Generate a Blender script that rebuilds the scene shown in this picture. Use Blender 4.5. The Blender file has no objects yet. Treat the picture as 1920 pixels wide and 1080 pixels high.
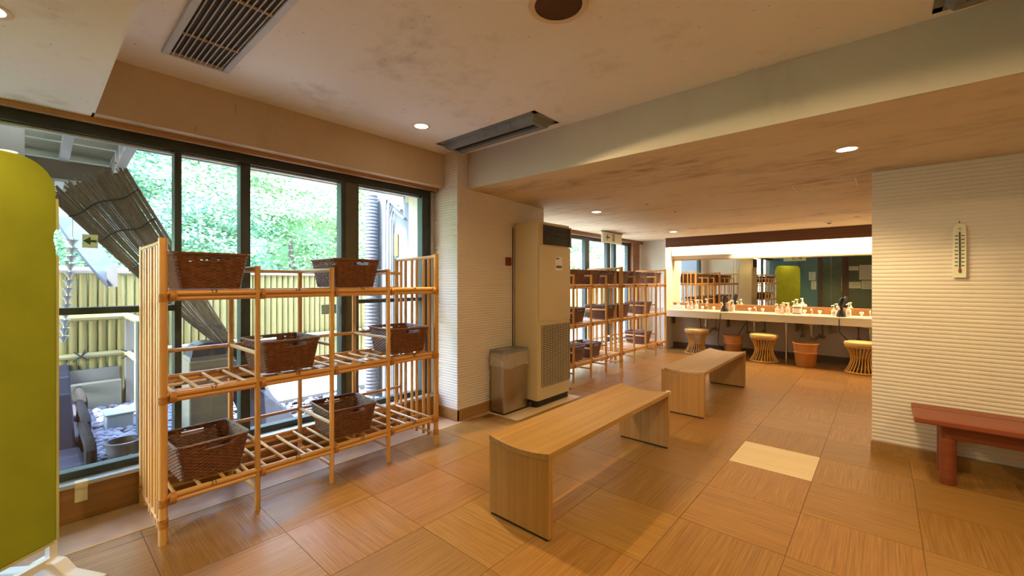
import bpy, bmesh, math, random
import numpy as np
from mathutils import Vector, Matrix
R = math.radians
rnd = random.Random(7)
nrs = np.random.RandomState(11)
SC = bpy.context.scene
COL = SC.collection

# ------------------------------------------------------------------ camera
cam = bpy.data.cameras.new('camera'); camo = bpy.data.objects.new('camera', cam); COL.objects.link(camo)
cam.sensor_width = 36.0; cam.lens = 793.0/1920*36; cam.shift_y = (527-540)/1920.0
cam.clip_start = 0.05; cam.clip_end = 200
camo.location = (0, 0, 1.25); camo.rotation_euler = (R(90), 0, R(41.27))
SC.camera = camo
# ------------------------------------------------------------------ view, sky, sun, lamps
SC.view_settings.view_transform = 'Standard'; SC.view_settings.look = 'None'
SC.view_settings.gamma = 1.0; SC.view_settings.use_curve_mapping = False
SC.view_settings.exposure = 0.80
W = bpy.data.worlds.new('sky'); SC.world = W; W.use_nodes = True
nt = W.node_tree
sky = nt.nodes.new('ShaderNodeTexSky'); sky.sky_type = 'NISHITA'; sky.sun_disc = False
sky.sun_elevation = R(66); sky.sun_rotation = R(-160); sky.air_density = 1.2; sky.dust_density = 1.0
nt.links.new(sky.outputs[0], nt.nodes['Background'].inputs[0]); nt.nodes['Background'].inputs[1].default_value = 3.3
sun = bpy.data.lights.new('sun', 'SUN'); suno = bpy.data.objects.new('sun', sun); COL.objects.link(suno)
sun.energy = 20.0; sun.angle = R(0.6); sun.color = (.93, .97, 1.0)
suno.rotation_euler = Vector((.17, .27, -.94)).to_track_quat('-Z', 'Y').to_euler()
WARM = (1.0, .745, .36)
def downlight_or_fill(x, y, z, watts, size=128, blend=.55, rad=.035, aim=(0, 0, 0)):
    l = bpy.data.lights.new('downlight_or_fill', 'SPOT'); o = bpy.data.objects.new('downlight_or_fill', l); COL.objects.link(o)
    l.energy = watts; l.color = WARM; l.spot_size = R(size); l.spot_blend = blend; l.shadow_soft_size = rad
    o.location = (x, y, z); o.rotation_euler = aim
LAMPS = [(-.17, 3.35, 2.03, 31), (-2.48, 4.30, 2.02, 9), (-2.53, 6.80, 2.01, 8),
         (-2.13, -.10, 2.09, 14), (-.25, 6.75, 2.01, 12), (1.5, 2.0, 2.40, 40), (-1.3, -1.2, 2.09, 58), (-1.3, 5.4, 2.02, 10)]  # some entries have no visible fitting; the upper-ceiling one is an added fill
downlight_or_fill(-2.61, 1.94, 2.405, 105, 89, .08, .03, (0, R(-44), 0))     # adjustable downlight turned into the room
downlight_or_fill(-.1, 1.30, 2.40, 62, 168, .35)  # unseen fill lamp, added out of view to brighten pier, bench and floor
for x_, y_, z_, w_ in LAMPS: downlight_or_fill(x_, y_, z_, w_*.88)

# ------------------------------------------------------------------ material helpers
def new_mat(name):
    m = bpy.data.materials.new(name); m.use_nodes = True
    return m, m.node_tree, m.node_tree.nodes['Principled BSDF']
def ramp(nt, stops):
    r = nt.nodes.new('ShaderNodeValToRGB'); e = r.color_ramp.elements
    e[0].position, e[0].color = stops[0][0], (*stops[0][1], 1)
    e[1].position, e[1].color = stops[-1][0], (*stops[-1][1], 1)
    for p, c in stops[1:-1]:
        x = e.new(p); x.color = (*c, 1)
    return r
def coords(nt, scale=(1, 1, 1), kind='Object'):
    t = nt.nodes.new('ShaderNodeTexCoord'); mp = nt.nodes.new('ShaderNodeMapping'); mp.inputs['Scale'].default_value = scale
    nt.links.new(t.outputs[kind], mp.inputs[0]); return mp
def plain(name, c, rough=.6, metal=0, var=.08, scale=6, bump=0, spec=.4):
    m, nt, b = new_mat(name)
    mp = coords(nt)
    n = nt.nodes.new('ShaderNodeTexNoise'); n.inputs['Scale'].default_value = scale; n.inputs['Detail'].default_value = 5
    nt.links.new(mp.outputs[0], n.inputs['Vector'])
    lo = tuple(max(0, x*(1-var)) for x in c); hi = tuple(min(1, x*(1+var)) for x in c)
    r = ramp(nt, [(.3, lo), (.7, hi)]); nt.links.new(n.outputs[0], r.inputs[0]); nt.links.new(r.outputs[0], b.inputs['Base Color'])
    b.inputs['Roughness'].default_value = rough; b.inputs['Metallic'].default_value = metal; b.inputs['Specular IOR Level'].default_value = spec
    if bump:
        bp = nt.nodes.new('ShaderNodeBump'); bp.inputs['Strength'].default_value = bump; bp.inputs['Distance'].default_value = .01
        nt.links.new(n.outputs[0], bp.inputs['Height']); nt.links.new(bp.outputs[0], b.inputs['Normal'])
    return m
def grain(name, lo, hi, axis='Y', fine=60, rough=.45, rand=0, bump=.05, mid=None, spec=.4):
    """wood or bamboo: streaks running along one axis of the object"""
    m, nt, b = new_mat(name)
    lo_ = fine*.02; s = {'X': (lo_, fine, fine), 'Y': (fine, lo_, fine), 'Z': (fine, fine, lo_)}[axis]
    mp = coords(nt, s)
    info = nt.nodes.new('ShaderNodeObjectInfo')
    add = nt.nodes.new('ShaderNodeVectorMath'); add.operation = 'ADD'
    sc = nt.nodes.new('ShaderNodeVectorMath'); sc.operation = 'SCALE'; sc.inputs[0].default_value = (37, 61, 17)
    nt.links.new(info.outputs['Random'], sc.inputs['Scale'])
    nt.links.new(mp.outputs[0], add.inputs[0]); nt.links.new(sc.outputs[0], add.inputs[1])
    n = nt.nodes.new('ShaderNodeTexNoise'); n.inputs['Scale'].default_value = 1.0; n.inputs['Detail'].default_value = 6; n.inputs['Roughness'].default_value = .65
    nt.links.new(add.outputs[0], n.inputs['Vector'])
    stops = [(.28, lo), (.5, mid), (.72, hi)] if mid else [(.28, lo), (.72, hi)]
    r = ramp(nt, stops); nt.links.new(n.outputs[0], r.inputs[0])
    out = r.outputs[0]
    if rand:
        hs = nt.nodes.new('ShaderNodeHueSaturation')
        ma = nt.nodes.new('ShaderNodeMapRange'); ma.inputs['To Min'].default_value = 1-rand; ma.inputs['To Max'].default_value = 1+rand
        nt.links.new(info.outputs['Random'], ma.inputs[0]); nt.links.new(ma.outputs[0], hs.inputs['Value'])
        wn = nt.nodes.new('ShaderNodeTexWhiteNoise'); wn.noise_dimensions = '1D'; nt.links.new(info.outputs['Random'], wn.inputs['W'])
        mb = nt.nodes.new('ShaderNodeMapRange'); mb.inputs['To Min'].default_value = .494; mb.inputs['To Max'].default_value = .503
        nt.links.new(wn.outputs[0], mb.inputs[0]); nt.links.new(mb.outputs[0], hs.inputs['Hue'])
        nt.links.new(out, hs.inputs['Color']); out = hs.outputs[0]
    nt.links.new(out, b.inputs['Base Color']); b.inputs['Roughness'].default_value = rough; b.inputs['Specular IOR Level'].default_value = spec
    if bump:
        bp = nt.nodes.new('ShaderNodeBump'); bp.inputs['Strength'].default_value = bump; bp.inputs['Distance'].default_value = .01
        nt.links.new(n.outputs[0], bp.inputs['Height']); nt.links.new(bp.outputs[0], b.inputs['Normal'])
    return m
def stained(name, c, stain, amount=.5, scale=1.3, stretch=(1, 1, 1), rough=.85, lo=.52, hi=.75):
    """painted plaster with soot and damp marks"""
    m, nt, b = new_mat(name)
    mp = coords(nt, stretch)
    n1 = nt.nodes.new('ShaderNodeTexNoise'); n1.inputs['Scale'].default_value = scale; n1.inputs['Detail'].default_value = 9; n1.inputs['Roughness'].default_value = .72
    n2 = nt.nodes.new('ShaderNodeTexNoise'); n2.inputs['Scale'].default_value = scale*9; n2.inputs['Detail'].default_value = 6
    n3 = nt.nodes.new('ShaderNodeTexNoise'); n3.inputs['Scale'].default_value = 42; n3.inputs['Detail'].default_value = 1
    for n in (n1, n2, n3): nt.links.new(mp.outputs[0], n.inputs['Vector'])
    r1 = ramp(nt, [(lo, (0, 0, 0)), (hi, (1, 1, 1))]); nt.links.new(n1.outputs[0], r1.inputs[0])
    r2 = ramp(nt, [(.38, (.15, .15, .15)), (.62, (1, 1, 1))]); nt.links.new(n2.outputs[0], r2.inputs[0])
    r3 = ramp(nt, [(.765, (0, 0, 0)), (.79, (.5, .5, .5))]); nt.links.new(n3.outputs[0], r3.inputs[0])
    mu = nt.nodes.new('ShaderNodeMath'); mu.operation = 'MULTIPLY'; nt.links.new(r1.outputs[0], mu.inputs[0]); nt.links.new(r2.outputs[0], mu.inputs[1])
    ad = nt.nodes.new('ShaderNodeMath'); ad.operation = 'MULTIPLY_ADD'; ad.inputs[1].default_value = amount; ad.use_clamp = True
    nt.links.new(mu.outputs[0], ad.inputs[0]); nt.links.new(r3.outputs[0], ad.inputs[2])
    mx = nt.nodes.new('ShaderNodeMix'); mx.data_type = 'RGBA'; mx.inputs[6].default_value = (*c, 1); mx.inputs[7].default_value = (*stain, 1)
    nt.links.new(ad.outputs[0], mx.inputs[0]); nt.links.new(mx.outputs[2], b.inputs['Base Color'])
    b.inputs['Roughness'].default_value = rough; b.inputs['Specular IOR Level'].default_value = .15
    return m
def emit(name, c, s):
    m = bpy.data.materials.new(name); m.use_nodes = True; nt = m.node_tree
    nt.nodes.remove(nt.nodes['Principled BSDF']); e = nt.nodes.new('ShaderNodeEmission'); e.inputs[0].default_value = (*c, 1); e.inputs[1].default_value = s
    nt.links.new(e.outputs[0], nt.nodes['Material Output'].inputs[0]); return m
def glass(name, tint=(1, 1, 1), refl=1.0, ior=1.5):
    m = bpy.data.materials.new(name); m.use_nodes = True; nt = m.node_tree
    nt.nodes.remove(nt.nodes['Principled BSDF'])
    t = nt.nodes.new('ShaderNodeBsdfTransparent'); t.inputs[0].default_value = (*tint, 1)
    g = nt.nodes.new('ShaderNodeBsdfGlossy'); g.inputs['Roughness'].default_value = .02
    lw = nt.nodes.new('ShaderNodeLayerWeight'); lw.inputs[0].default_value = .5
    pw = nt.nodes.new('ShaderNodeMath'); pw.operation = 'POWER'; pw.inputs[1].default_value = 5; nt.links.new(lw.outputs['Facing'], pw.inputs[0])
    f = nt.nodes.new('ShaderNodeMath'); f.operation = 'MULTIPLY_ADD'; f.inputs[1].default_value = .94*refl; f.inputs[2].default_value = .035*refl; nt.links.new(pw.outputs[0], f.inputs[0])
    mx = nt.nodes.new('ShaderNodeMixShader'); nt.links.new(f.outputs[0], mx.inputs[0]); nt.links.new(t.outputs[0], mx.inputs[1]); nt.links.new(g.outputs[0], mx.inputs[2])
    nt.links.new(mx.outputs[0], nt.nodes['Material Output'].inputs[0]); return m
def leafy(name, c1, c2):
    m = bpy.data.materials.new(name); m.use_nodes = True; nt = m.node_tree
    nt.nodes.remove(nt.nodes['Principled BSDF'])
    g = nt.nodes.new('ShaderNodeNewGeometry'); r = ramp(nt, [(0, c1), (1, c2)]); nt.links.new(g.outputs['Random Per Island'], r.inputs[0])
    d = nt.nodes.new('ShaderNodeBsdfDiffuse'); t = nt.nodes.new('ShaderNodeBsdfTranslucent')
    nt.links.new(r.outputs[0], d.inputs[0]); nt.links.new(r.outputs[0], t.inputs[0])
    mx = nt.nodes.new('ShaderNodeMixShader'); mx.inputs[0].default_value = .4
    nt.links.new(d.outputs[0], mx.inputs[1]); nt.links.new(t.outputs[0], mx.inputs[2]); nt.links.new(mx.outputs[0], nt.nodes['Material Output'].inputs[0])
    return m

M = dict(
    tile=grain('bamboo_floor_tile', (.20, .092, .019), (.42, .225, .062), 'Y', 150, .34, .10, .10, mid=(.315, .152, .036)),
    tile_light=grain('pale_floor_tile', (.66, .49, .28), (.80, .62, .38), 'Y', 70, .4, 0, .05),
    floor_base=plain('floor_joint', (.17, .085, .035), .6),
    floor_tan=plain('tan_sheet_floor', (.50, .32, .19), .38, var=.10, scale=9),
    yellow_strip=plain('yellow_edging', (.62, .38, .10), .4),
    ceil=stained('ceiling_plaster', (.84, .80, .72), (.34, .26, .18), .75, 1.1, (1, 1, 1), lo=.55, hi=.74),
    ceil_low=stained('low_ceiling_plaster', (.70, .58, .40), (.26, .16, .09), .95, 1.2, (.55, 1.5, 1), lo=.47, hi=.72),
    beam=stained('beam_plaster', (.62, .55, .47), (.36, .28, .22), .35, 2.0, (1, 1, .5)),
    lintel=stained('lintel_plaster', (.60, .45, .30), (.40, .27, .16), .5, 1.6, (1, 1, .35)),
    wave=plain('ribbed_wallpaper', (.74, .65, .575), .75, var=.03, scale=3),
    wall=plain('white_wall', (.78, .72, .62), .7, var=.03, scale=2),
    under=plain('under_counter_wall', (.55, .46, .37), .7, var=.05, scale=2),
    dado=grain('brown_baseboard', (.30, .15, .045), (.42, .22, .07), 'Y', 30, .45, 0, .02),
    dado_dark=plain('dark_baseboard', (.13, .075, .04), .5),
    sill_wood=grain('sill_wood', (.24, .095, .025), (.36, .15, .04), 'Y', 30, .4, 0, .02),
    trim_wood=grain('trim_wood', (.36, .17, .06), (.50, .26, .10), 'Y', 30, .45, 0, .02),
    header_wood=grain('header_wood', (.24, .10, .04), (.34, .15, .06), 'Y', 30, .5, 0, .02),
    valance=grain('valance_wood', (.10, .035, .018), (.17, .065, .03), 'X', 30, .45, 0, .02),
    frame=plain('dark_sash', (.045, .055, .055), .4, var=.15),
    frame_olive=plain('olive_sash', (.12, .10, .06), .45, var=.1),
    alu=plain('sill_aluminium', (.50, .49, .46), .4, .6, .05),
    glass=glass('window_glass'), mirror=None,
    rattan=grain('rattan_pole', (.50, .235, .055), (.80, .47, .17), 'Z', 24, .32, .10, .03, mid=(.66, .345, .10), spec=.5),
    rattan_h=grain('rattan_rail', (.50, .235, .055), (.80, .47, .17), 'Y', 24, .32, .08, .03, mid=(.66, .345, .10), spec=.5),
    rattan_x=grain('rattan_crosspiece', (.50, .25, .075), (.78, .46, .18), 'X', 24, .34, .10, .03, spec=.5),
    binding=plain('rattan_binding', (.50, .22, .05), .45, var=.25, scale=60),
    ink=plain('black_ink', (.012, .01, .008), .6),
    wicker=plain('brown_wicker', (.165, .058, .022), .42, var=.35, scale=45, spec=.5),
    wicker_rim=plain('wicker_rim', (.19, .085, .045), .42, var=.3, scale=60, spec=.5),
    bench=grain('oak_veneer', (.32, .155, .038), (.47, .265, .078), 'Y', 45, .40, 0, .02, mid=(.395, .21, .056)),
    bench_side=grain('oak_veneer_upright', (.36, .17, .035), (.50, .26, .07), 'Z', 45, .42, 0, .02, mid=(.43, .21, .05)),
    red=grain('red_stained_wood', (.20, .045, .018), (.32, .085, .035), 'X', 30, .4, 0, .02),
    ac=plain('ac_cream', (.64, .52, .31), .45, var=.02), ac_dark=plain('ac_black', (.02, .016, .013), .5), ac_louver=plain('ac_louver', (.045, .038, .03), .4),
    ac_grille=plain('ac_grille', (.52, .44, .31), .5),
    steel=plain('brushed_steel', (.46, .41, .34), .28, .95, .05, 30), steel_dark=plain('dark_rubber', (.03, .02, .018), .6),
    bag=None, white=plain('white_plastic', (.80, .77, .70), .4, var=.02), black=plain('black_plastic', (.02, .018, .018), .35),
    chrome=plain('chrome', (.55, .5, .42), .22, .9), pipe=plain('dull_pipe', (.20, .16, .11), .35, .7),
    green=plain('screen_fabric', (.32, .355, .03), .9, var=.08, scale=5, bump=.06, spec=.1), green_edge=plain('screen_edging', (.58, .58, .22), .8),
    galv=stained('galvanised_metal', (.24, .25, .25), (.09, .09, .09), .7, 5, (1, 1, 1), .4, .45, .7), vent_frame=stained('vent_frame_metal', (.52, .54, .53), (.25, .25, .24), .6, 6, (1, 1, 1), .4, .5, .75), grille_dark=plain('grille_dark', (.035, .027, .02), .7),
    grille_bar=plain('grille_bar', (.60, .52, .40), .5), speaker=plain('speaker_mesh', (.09, .035, .012), .6), ring=plain('fitting_ring', (.72, .58, .40), .5),
    counter=plain('counter_laminate', (.80, .70, .52), .35, var=.02), pink=plain('pale_pink_plastic', (.80, .58, .50), .4, var=.02),
    cane=plain('yellow_cane', (.66, .35, .07), .4, var=.15, scale=40), cushion=plain('yellow_cushion', (.72, .50, .18), .6, var=.08, scale=30),
    tub=grain('orange_tub', (.50, .20, .06), (.64, .29, .10), 'Z', 20, .35, 0, .02),
    sign=plain('sign_white', (.78, .76, .60), .5, var=.02), sign_green=plain('sign_green', (.02, .12, .06), .5), sticker=plain('painted_sign_reflection', (.75, .95, .86), .5),
    blue_sticker=plain('pale_blue_sticker', (.45, .75, .85), .5), tape=plain('masking_tape', (.72, .58, .40), .7), red_plate=plain('red_plate', (.20, .035, .02), .5),
    paper=plain('notice_paper', (.72, .66, .50), .7, var=.06, scale=14), note_ink=plain('notice_ink', (.20, .18, .14), .7),
    teal=plain('teal_panel', (.10, .165, .175), .15, spec=.6), shutter=plain('green_shutter', (.11, .125, .075), .5), brownframe=plain('brown_frame', (.10, .055, .03), .4),
    bamboo=grain('bamboo_slat', (.20, .17, .055), (.31, .27, .105), 'Z', 40, .5, .10, .03), bamboo_h=grain('bamboo_rail', (.24, .21, .09), (.36, .31, .15), 'Y', 40, .5, .05, .03),
    board=plain('grey_board', (.15, .14, .115), .7, var=.12), rope=plain('black_rope', (.02, .02, .02), .8),
    pebble=plain('pebble', (.10, .11, .145), .75, var=.35, scale=9), soil=plain('garden_soil', (.06, .06, .06), .9, var=.2), paving=plain('sunlit_paving', (.31, .305, .28), .85, var=.06), concrete=plain('pale_concrete', (.17, .16, .115), .9, var=.06, spec=.1),
    reed=grain('dry_reed', (.085, .068, .042), (.19, .155, .10), 'Z', 60, .7, .25, .02), slate=plain('dark_sheet', (.035, .04, .055), .35), bluesheet=plain('blue_grey_sheet', (.045, .062, .08), .6),
    roofboard=grain('weathered_board', (.22, .23, .15), (.34, .35, .25), 'Y', 30, .8, .1, .03), whitewood=plain('white_painted_wood', (.40, .41, .41), .6, var=.04),
    chair=plain('dark_chair_frame', (.022, .02, .018), .9, spec=.05), cushion_grey=plain('grey_mauve_cushion', (.042, .04, .05), .9, var=.08, spec=.05),
    bark=plain('bark', (.10, .08, .06), .9), hose=plain('grey_hose', (.20, .21, .235), .5), yellow=plain('yellow_tag', (.50, .42, .05), .5), housewall=plain('outer_render', (.12, .135, .14), .8, var=.02),
    leaf_a=leafy('leaf_green', (.07, .20, .08), (.50, .62, .40)), leaf_b=leafy('leaf_bluegreen', (.04, .16, .10), (.44, .60, .46)), leaf_c=leafy('leaf_yellowgreen', (.20, .34, .10), (.66, .68, .42)),
    lamp=emit('lamp_disc', (1, .86, .62), 14), tube=emit('tube_glow', (1, .74, .42), 16), hill=plain('hill_green', (.18, .34, .14), .9, var=.3, scale=2),
    bin_bag=glass('clear_bag', (.86, .83, .78)), potdark=plain('dark_pot', (.045, .042, .045), .6), stonelight=plain('pale_stone', (.17, .20, .20), .7),
)
m, nt, b = new_mat('mirror_silver'); b.inputs['Base Color'].default_value = (.86, .88, .84, 1); b.inputs['Metallic'].default_value = 1; b.inputs['Roughness'].default_value = .01; M['mirror'] = m
m, nt, b = new_mat('clear_liner'); b.inputs['Base Color'].default_value = (.72, .66, .58, 1); b.inputs['Roughness'].default_value = .25; b.inputs['Alpha'].default_value = .45; M['bag'] = m

# ------------------------------------------------------------------ mesh helpers
LAST = [None]
class MB:
    def __init__(s): s.v = []; s.f = []
    def add(s, vs, fs):
        n = len(s.v); s.v += [tuple(map(float, v)) for v in vs]; s.f += [tuple(i+n for i in f) for f in fs]; return s
    def box(s, x0, x1, y0, y1, z0, z1):
        x0, x1 = min(x0, x1), max(x0, x1); y0, y1 = min(y0, y1), max(y0, y1); z0, z1 = min(z0, z1), max(z0, z1)
        return s.add([(x0, y0, z0), (x1, y0, z0), (x1, y1, z0), (x0, y1, z0), (x0, y0, z1), (x1, y0, z1), (x1, y1, z1), (x0, y1, z1)],
                     [(0, 3, 2, 1), (4, 5, 6, 7), (0, 1, 5, 4), (1, 2, 6, 5), (2, 3, 7, 6), (3, 0, 4, 7)])
    def hexa(s, p):   # 8 points: bottom ring then top ring
        return s.add(p, [(0, 3, 2, 1), (4, 5, 6, 7), (0, 1, 5, 4), (1, 2, 6, 5), (2, 3, 7, 6), (3, 0, 4, 7)])
    def tube(s, pts, r, n=10, caps=True, r2=None):
        pts = [Vector(p) for p in pts]; rings = []; m = len(pts)
        up = None
        for i, p in enumerate(pts):
            t = (pts[min(i+1, m-1)]-pts[max(i-1, 0)]).normalized()
            if up is None: up = Vector((0, 0, 1)) if abs(t.z) < .9 else Vector((1, 0, 0))
            a = t.cross(up).normalized(); up2 = a.cross(t).normalized(); up = up2
            rr = r if not isinstance(r, (list, tuple)) else r[i]
            rings.append([p+(a*math.cos(2*math.pi*k/n)+up2*math.sin(2*math.pi*k/n))*rr for k in range(n)])
        vs = [v for ring in rings for v in ring]
        fs = [(i*n+k, i*n+(k+1) % n, (i+1)*n+(k+1) % n, (i+1)*n+k) for i in range(m-1) for k in range(n)]
        if caps: fs += [tuple(reversed(range(n))), tuple((m-1)*n+k for k in range(n))]
        return s.add(vs, fs)
    def lathe(s, prof, n=24, at=(0, 0, 0), cap0=True, cap1=True, sx=1, sy=1):
        x, y, z = at
        vs = [(x+r*math.cos(2*math.pi*k/n)*sx, y+r*math.sin(2*math.pi*k/n)*sy, z+h) for r, h in prof for k in range(n)]
        fs = [(i*n+k, i*n+(k+1) % n, (i+1)*n+(k+1) % n, (i+1)*n+k) for i in range(len(prof)-1) for k in range(n)]
        if cap0: fs.append(tuple(reversed(range(n))))
        if cap1: fs.append(tuple((len(prof)-1)*n+k for k in range(n)))
        return s.add(vs, fs)
    def prism(s, poly, axis, a, b):
        """poly: 2-D outline; extruded along axis from a to b"""
        n = len(poly)
        def P(u, w, t): return {'X': (t, u, w), 'Y': (u, t, w), 'Z': (u, w, t)}[axis]
        vs = [P(u, w, a) for u, w in poly]+[P(u, w, b) for u, w in poly]
        return s.add(vs, [tuple(reversed(range(n))), tuple(range(n, 2*n))]+[(i, (i+1) % n, n+(i+1) % n, n+i) for i in range(n)])
    def mesh(s, name, mat, off=(0, 0, 0), smooth=False):
        me = bpy.data.meshes.new(name)
        me.from_pydata([(x-off[0], y-off[1], z-off[2]) for x, y, z in s.v], [], s.f)
        bm = bmesh.new(); bm.from_mesh(me); bmesh.ops.recalc_face_normals(bm, faces=bm.faces); bm.to_mesh(me); bm.free()
        me.materials.append(mat)
        if smooth:
            me.polygons.foreach_set('use_smooth', [True]*len(me.polygons))
            try: me.set_sharp_from_angle(angle=R(40))
            except Exception: pass
        me.update(); return me
    def build(s, name, mat, parent=None, smooth=False, bevel=0, at=None):
        """at: own origin in world space (defaults to the parent's base)"""
        off = Vector((0, 0, 0)); p = parent
        while p is not None: off += p.location; p = p.parent
        loc = Vector((0, 0, 0))
        if at is not None: loc = Vector(at)-off
        elif parent is None:
            a = np.array(s.v); loc = Vector(((a[:, 0].min()+a[:, 0].max())/2, (a[:, 1].min()+a[:, 1].max())/2, a[:, 2].min()))
        me = s.mesh(name, mat, off+loc, smooth)
        o = bpy.data.objects.new(name, me); COL.objects.link(o); o.parent = parent; o.location = loc
        LAST[0] = o
        if bevel:
            bv = o.modifiers.new('edge', 'BEVEL'); bv.width = bevel; bv.segments = 2; bv.limit_method = 'ANGLE'
        return o
def tag(o, label, cat, group=None, kind=None):
    o['label'] = label; o['category'] = cat
    if group: o['group'] = group
    if kind: o['kind'] = kind
    return o
def thing(name, loc, label, cat, group=None, rz=0):
    o = bpy.data.objects.new(name, None); COL.objects.link(o); o.location = loc; o.empty_display_size = .1; o.rotation_euler.z = rz
    return tag(o, label, cat, group)
def struct(o): o['kind'] = 'structure'; return o
def sroot(name, loc=(0, 0, 0)):
    o = bpy.data.objects.new(name, None); COL.objects.link(o); o.location = loc; o['kind'] = 'structure'; return o
def kids(o): return [c for c in bpy.data.objects if c.parent == o]
def copy_tree(o, skip=(), parent=None):
    c = o.copy(); COL.objects.link(c)
    if parent is not None: c.parent = parent
    for k in kids(o):
        if k.name.split('.')[0] in skip: continue
        copy_tree(k, skip, c)
    return c
def text_mesh(body, size):
    cu = bpy.data.curves.new('lettering', 'FONT'); cu.body = body; cu.size = size; cu.align_x = 'CENTER'; cu.align_y = 'CENTER'; cu.extrude = .0006
    o = bpy.data.objects.new('lettering', cu); COL.objects.link(o)
    bpy.context.view_layer.update()
    me = bpy.data.meshes.new_from_object(o.evaluated_get(bpy.context.evaluated_depsgraph_get()))
    bpy.data.objects.remove(o); bpy.data.curves.remove(cu)
    return me
def mobj(name, me, mat, parent, mw):
    me.materials.clear(); me.materials.append(mat)
    o = bpy.data.objects.new(name, me); COL.objects.link(o); o.parent = parent
    off = Matrix.Identity(4); p = parent
    while p is not None: off = Matrix.Translation(p.location) @ off; p = p.parent
    o.matrix_local = off.inverted() @ mw
    return o
# ------------------------------------------------------------------ floor
floor = struct(MB().box(-3.75, 2.7, -2.75, 8.2, -.12, -.004).build('floor', M['floor_base']))
TS = .475; X0, Y0 = -.335, 3.69
tile_full = MB().box(-TS/2+.0012, TS/2-.0012, -TS/2+.0012, TS/2-.0012, -.004, 0).mesh('floor_tile', M['tile'])
def put_tile(me, cx, cy, rot, mat=None, name='floor_tile'):
    o = bpy.data.objects.new(name, me); COL.objects.link(o); o.parent = floor
    o.location = (cx-floor.location.x, cy-floor.location.y, -floor.location.z); o.rotation_euler.z = rot
    return o
for i in range(-5, 6):
    for j in range(-10, 10):
        x1 = X0+i*TS+TS; x0 = x1-TS; y0 = Y0+j*TS-TS; y1 = y0+TS
        if x0 > 2.0 or y0 > 8.1: continue
        if i == -1 and j == 0:
            me = MB().box(-TS/2+.0012, TS/2-.0012, -TS/2+.0012, TS/2-.0012, -.004, .0006).mesh('floor_tile', M['tile_light'])
            o = put_tile(me, (x0+x1)/2, (y0+y1)/2, R(90)); o['label'] = 'pale cream replacement floor tile'; continue
        q = R(90) if (i+j) % 2 else 0
        put_tile(tile_full, (x0+x1)/2, (y0+y1)/2, q+R(180)*rnd.randint(0, 1))
# narrow strip of tiles against the yellow edging, then plain sheet by the windows
xl = X0-5*TS
for j in range(-10, 0):
    y0 = Y0+j*TS-TS
    if y0 > 2.3: continue
    MB().box(-2.795, xl-.0012, y0+.0012, min(y0+TS, 2.87)-.0012, -.004, 0).build('floor_tile', M['tile'], floor)
for j in range(1, 10):
    y0 = Y0+j*TS-TS
    if y0 < 3.94: continue
    MB().box(-3.65, xl-.0012, y0+.0012, min(y0+TS, 8.1)-.0012, -.004, 0).build('floor_tile', M['tile'], floor)
MB().box(-3.2, -2.81, -2.6, 2.5, -.004, 0).build('floor_sheet', M['floor_tan'], floor)
MB().box(-2.808, -2.797, -2.6, 2.5, -.004, .002).build('edging_strip', M['yellow_strip'], floor)
MB().box(-2.86, -2.797, 2.5, 2.87, -.004, .001).build('edging_strip', M['floor_tan'], floor)
MB().box(-2.86, -2.46, 2.872, 3.93, -.004, .0012).build('floor_sheet', M['tile_light'], floor)

# ------------------------------------------------------------------ ribbed walls
def ribbed(name, axis, c, a0, a1, z0, z1, facing, back, mat, per=.027, amp=.0055, parent=None):
    """wall whose face at axis=c carries horizontal ribs; solid back to 'back'"""
    n = int(round((z1-z0)/per)); prof = []
    for i in range(n):
        for q, d in ((0, 0), (.10, .35), (.30, .9), (.5, 1), (.72, .85), (.9, .4)):
            prof.append((c+facing*amp*(d-1), z0+(i+q)*(z1-z0)/n))
    prof.append((c-facing*amp, z1)); prof += [(back, z1), (back, z0)]
    return MB().prism(prof, 'Y' if axis == 'X' else 'X', a0, a1).build(name, mat, parent)
wl = sroot('wall_left')
# pier between the windows: ribbed on the face to the room and on the face to the first window
ribbed('pier_face', 'X', -2.86, 2.526, 3.80, .09, 2.42, 1, -2.93, M['wave'], .0235, .0045, wl)
ribbed('pier_face', 'Y', 2.52, -3.34, -2.864, .09, 2.42, -1, 2.60, M['wave'], .0235, .0045, wl)
MB().box(-3.70, -2.92, 2.59, 3.80, 0, 2.42).build('pier_core', M['wall'], wl)
MB().box(-2.868, -2.85, 2.512, 3.80, 0, .09).build('pier_baseboard', M['dado'], wl)
MB().box(-3.14, -2.85, 2.506, 2.53, 0, .09).build('pier_baseboard', M['dado'], wl)
# under the first window
MB().box(-3.34, -3.15, -2.7, 2.52, -.12, .185).build('under_window_panel', M['sill_wood'], wl)
MB().box(-3.335, -3.13, -2.7, 2.52, .185, .205).build('sill_board', M['alu'], wl)
# around the second window
MB().box(-3.80, -3.66, 3.80, 4.2, -.1, 2.05).build('wall_piece', M['wall'], wl)
MB().box(-3.80, -3.66, 3.80, 8.15, -.12, .14).build('wall_piece', M['wall'], wl)
MB().box(-3.76, -3.62, 3.80, 8.1, 1.985, 2.06).build('head_trim', M['header_wood'], wl)
MB().box(-3.80, -3.66, 7.72, 8.15, -.1, 2.05).build('wall_piece', M['wall'], wl)
MB().box(-3.72, -3.64, 7.70, 7.99, .12, 1.99).build('jamb_trim', M['header_wood'], wl)
MB().box(-3.70, -3.60, 3.80, 7.75, .14, .165).build('sill_board', M['alu'], wl)

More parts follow.
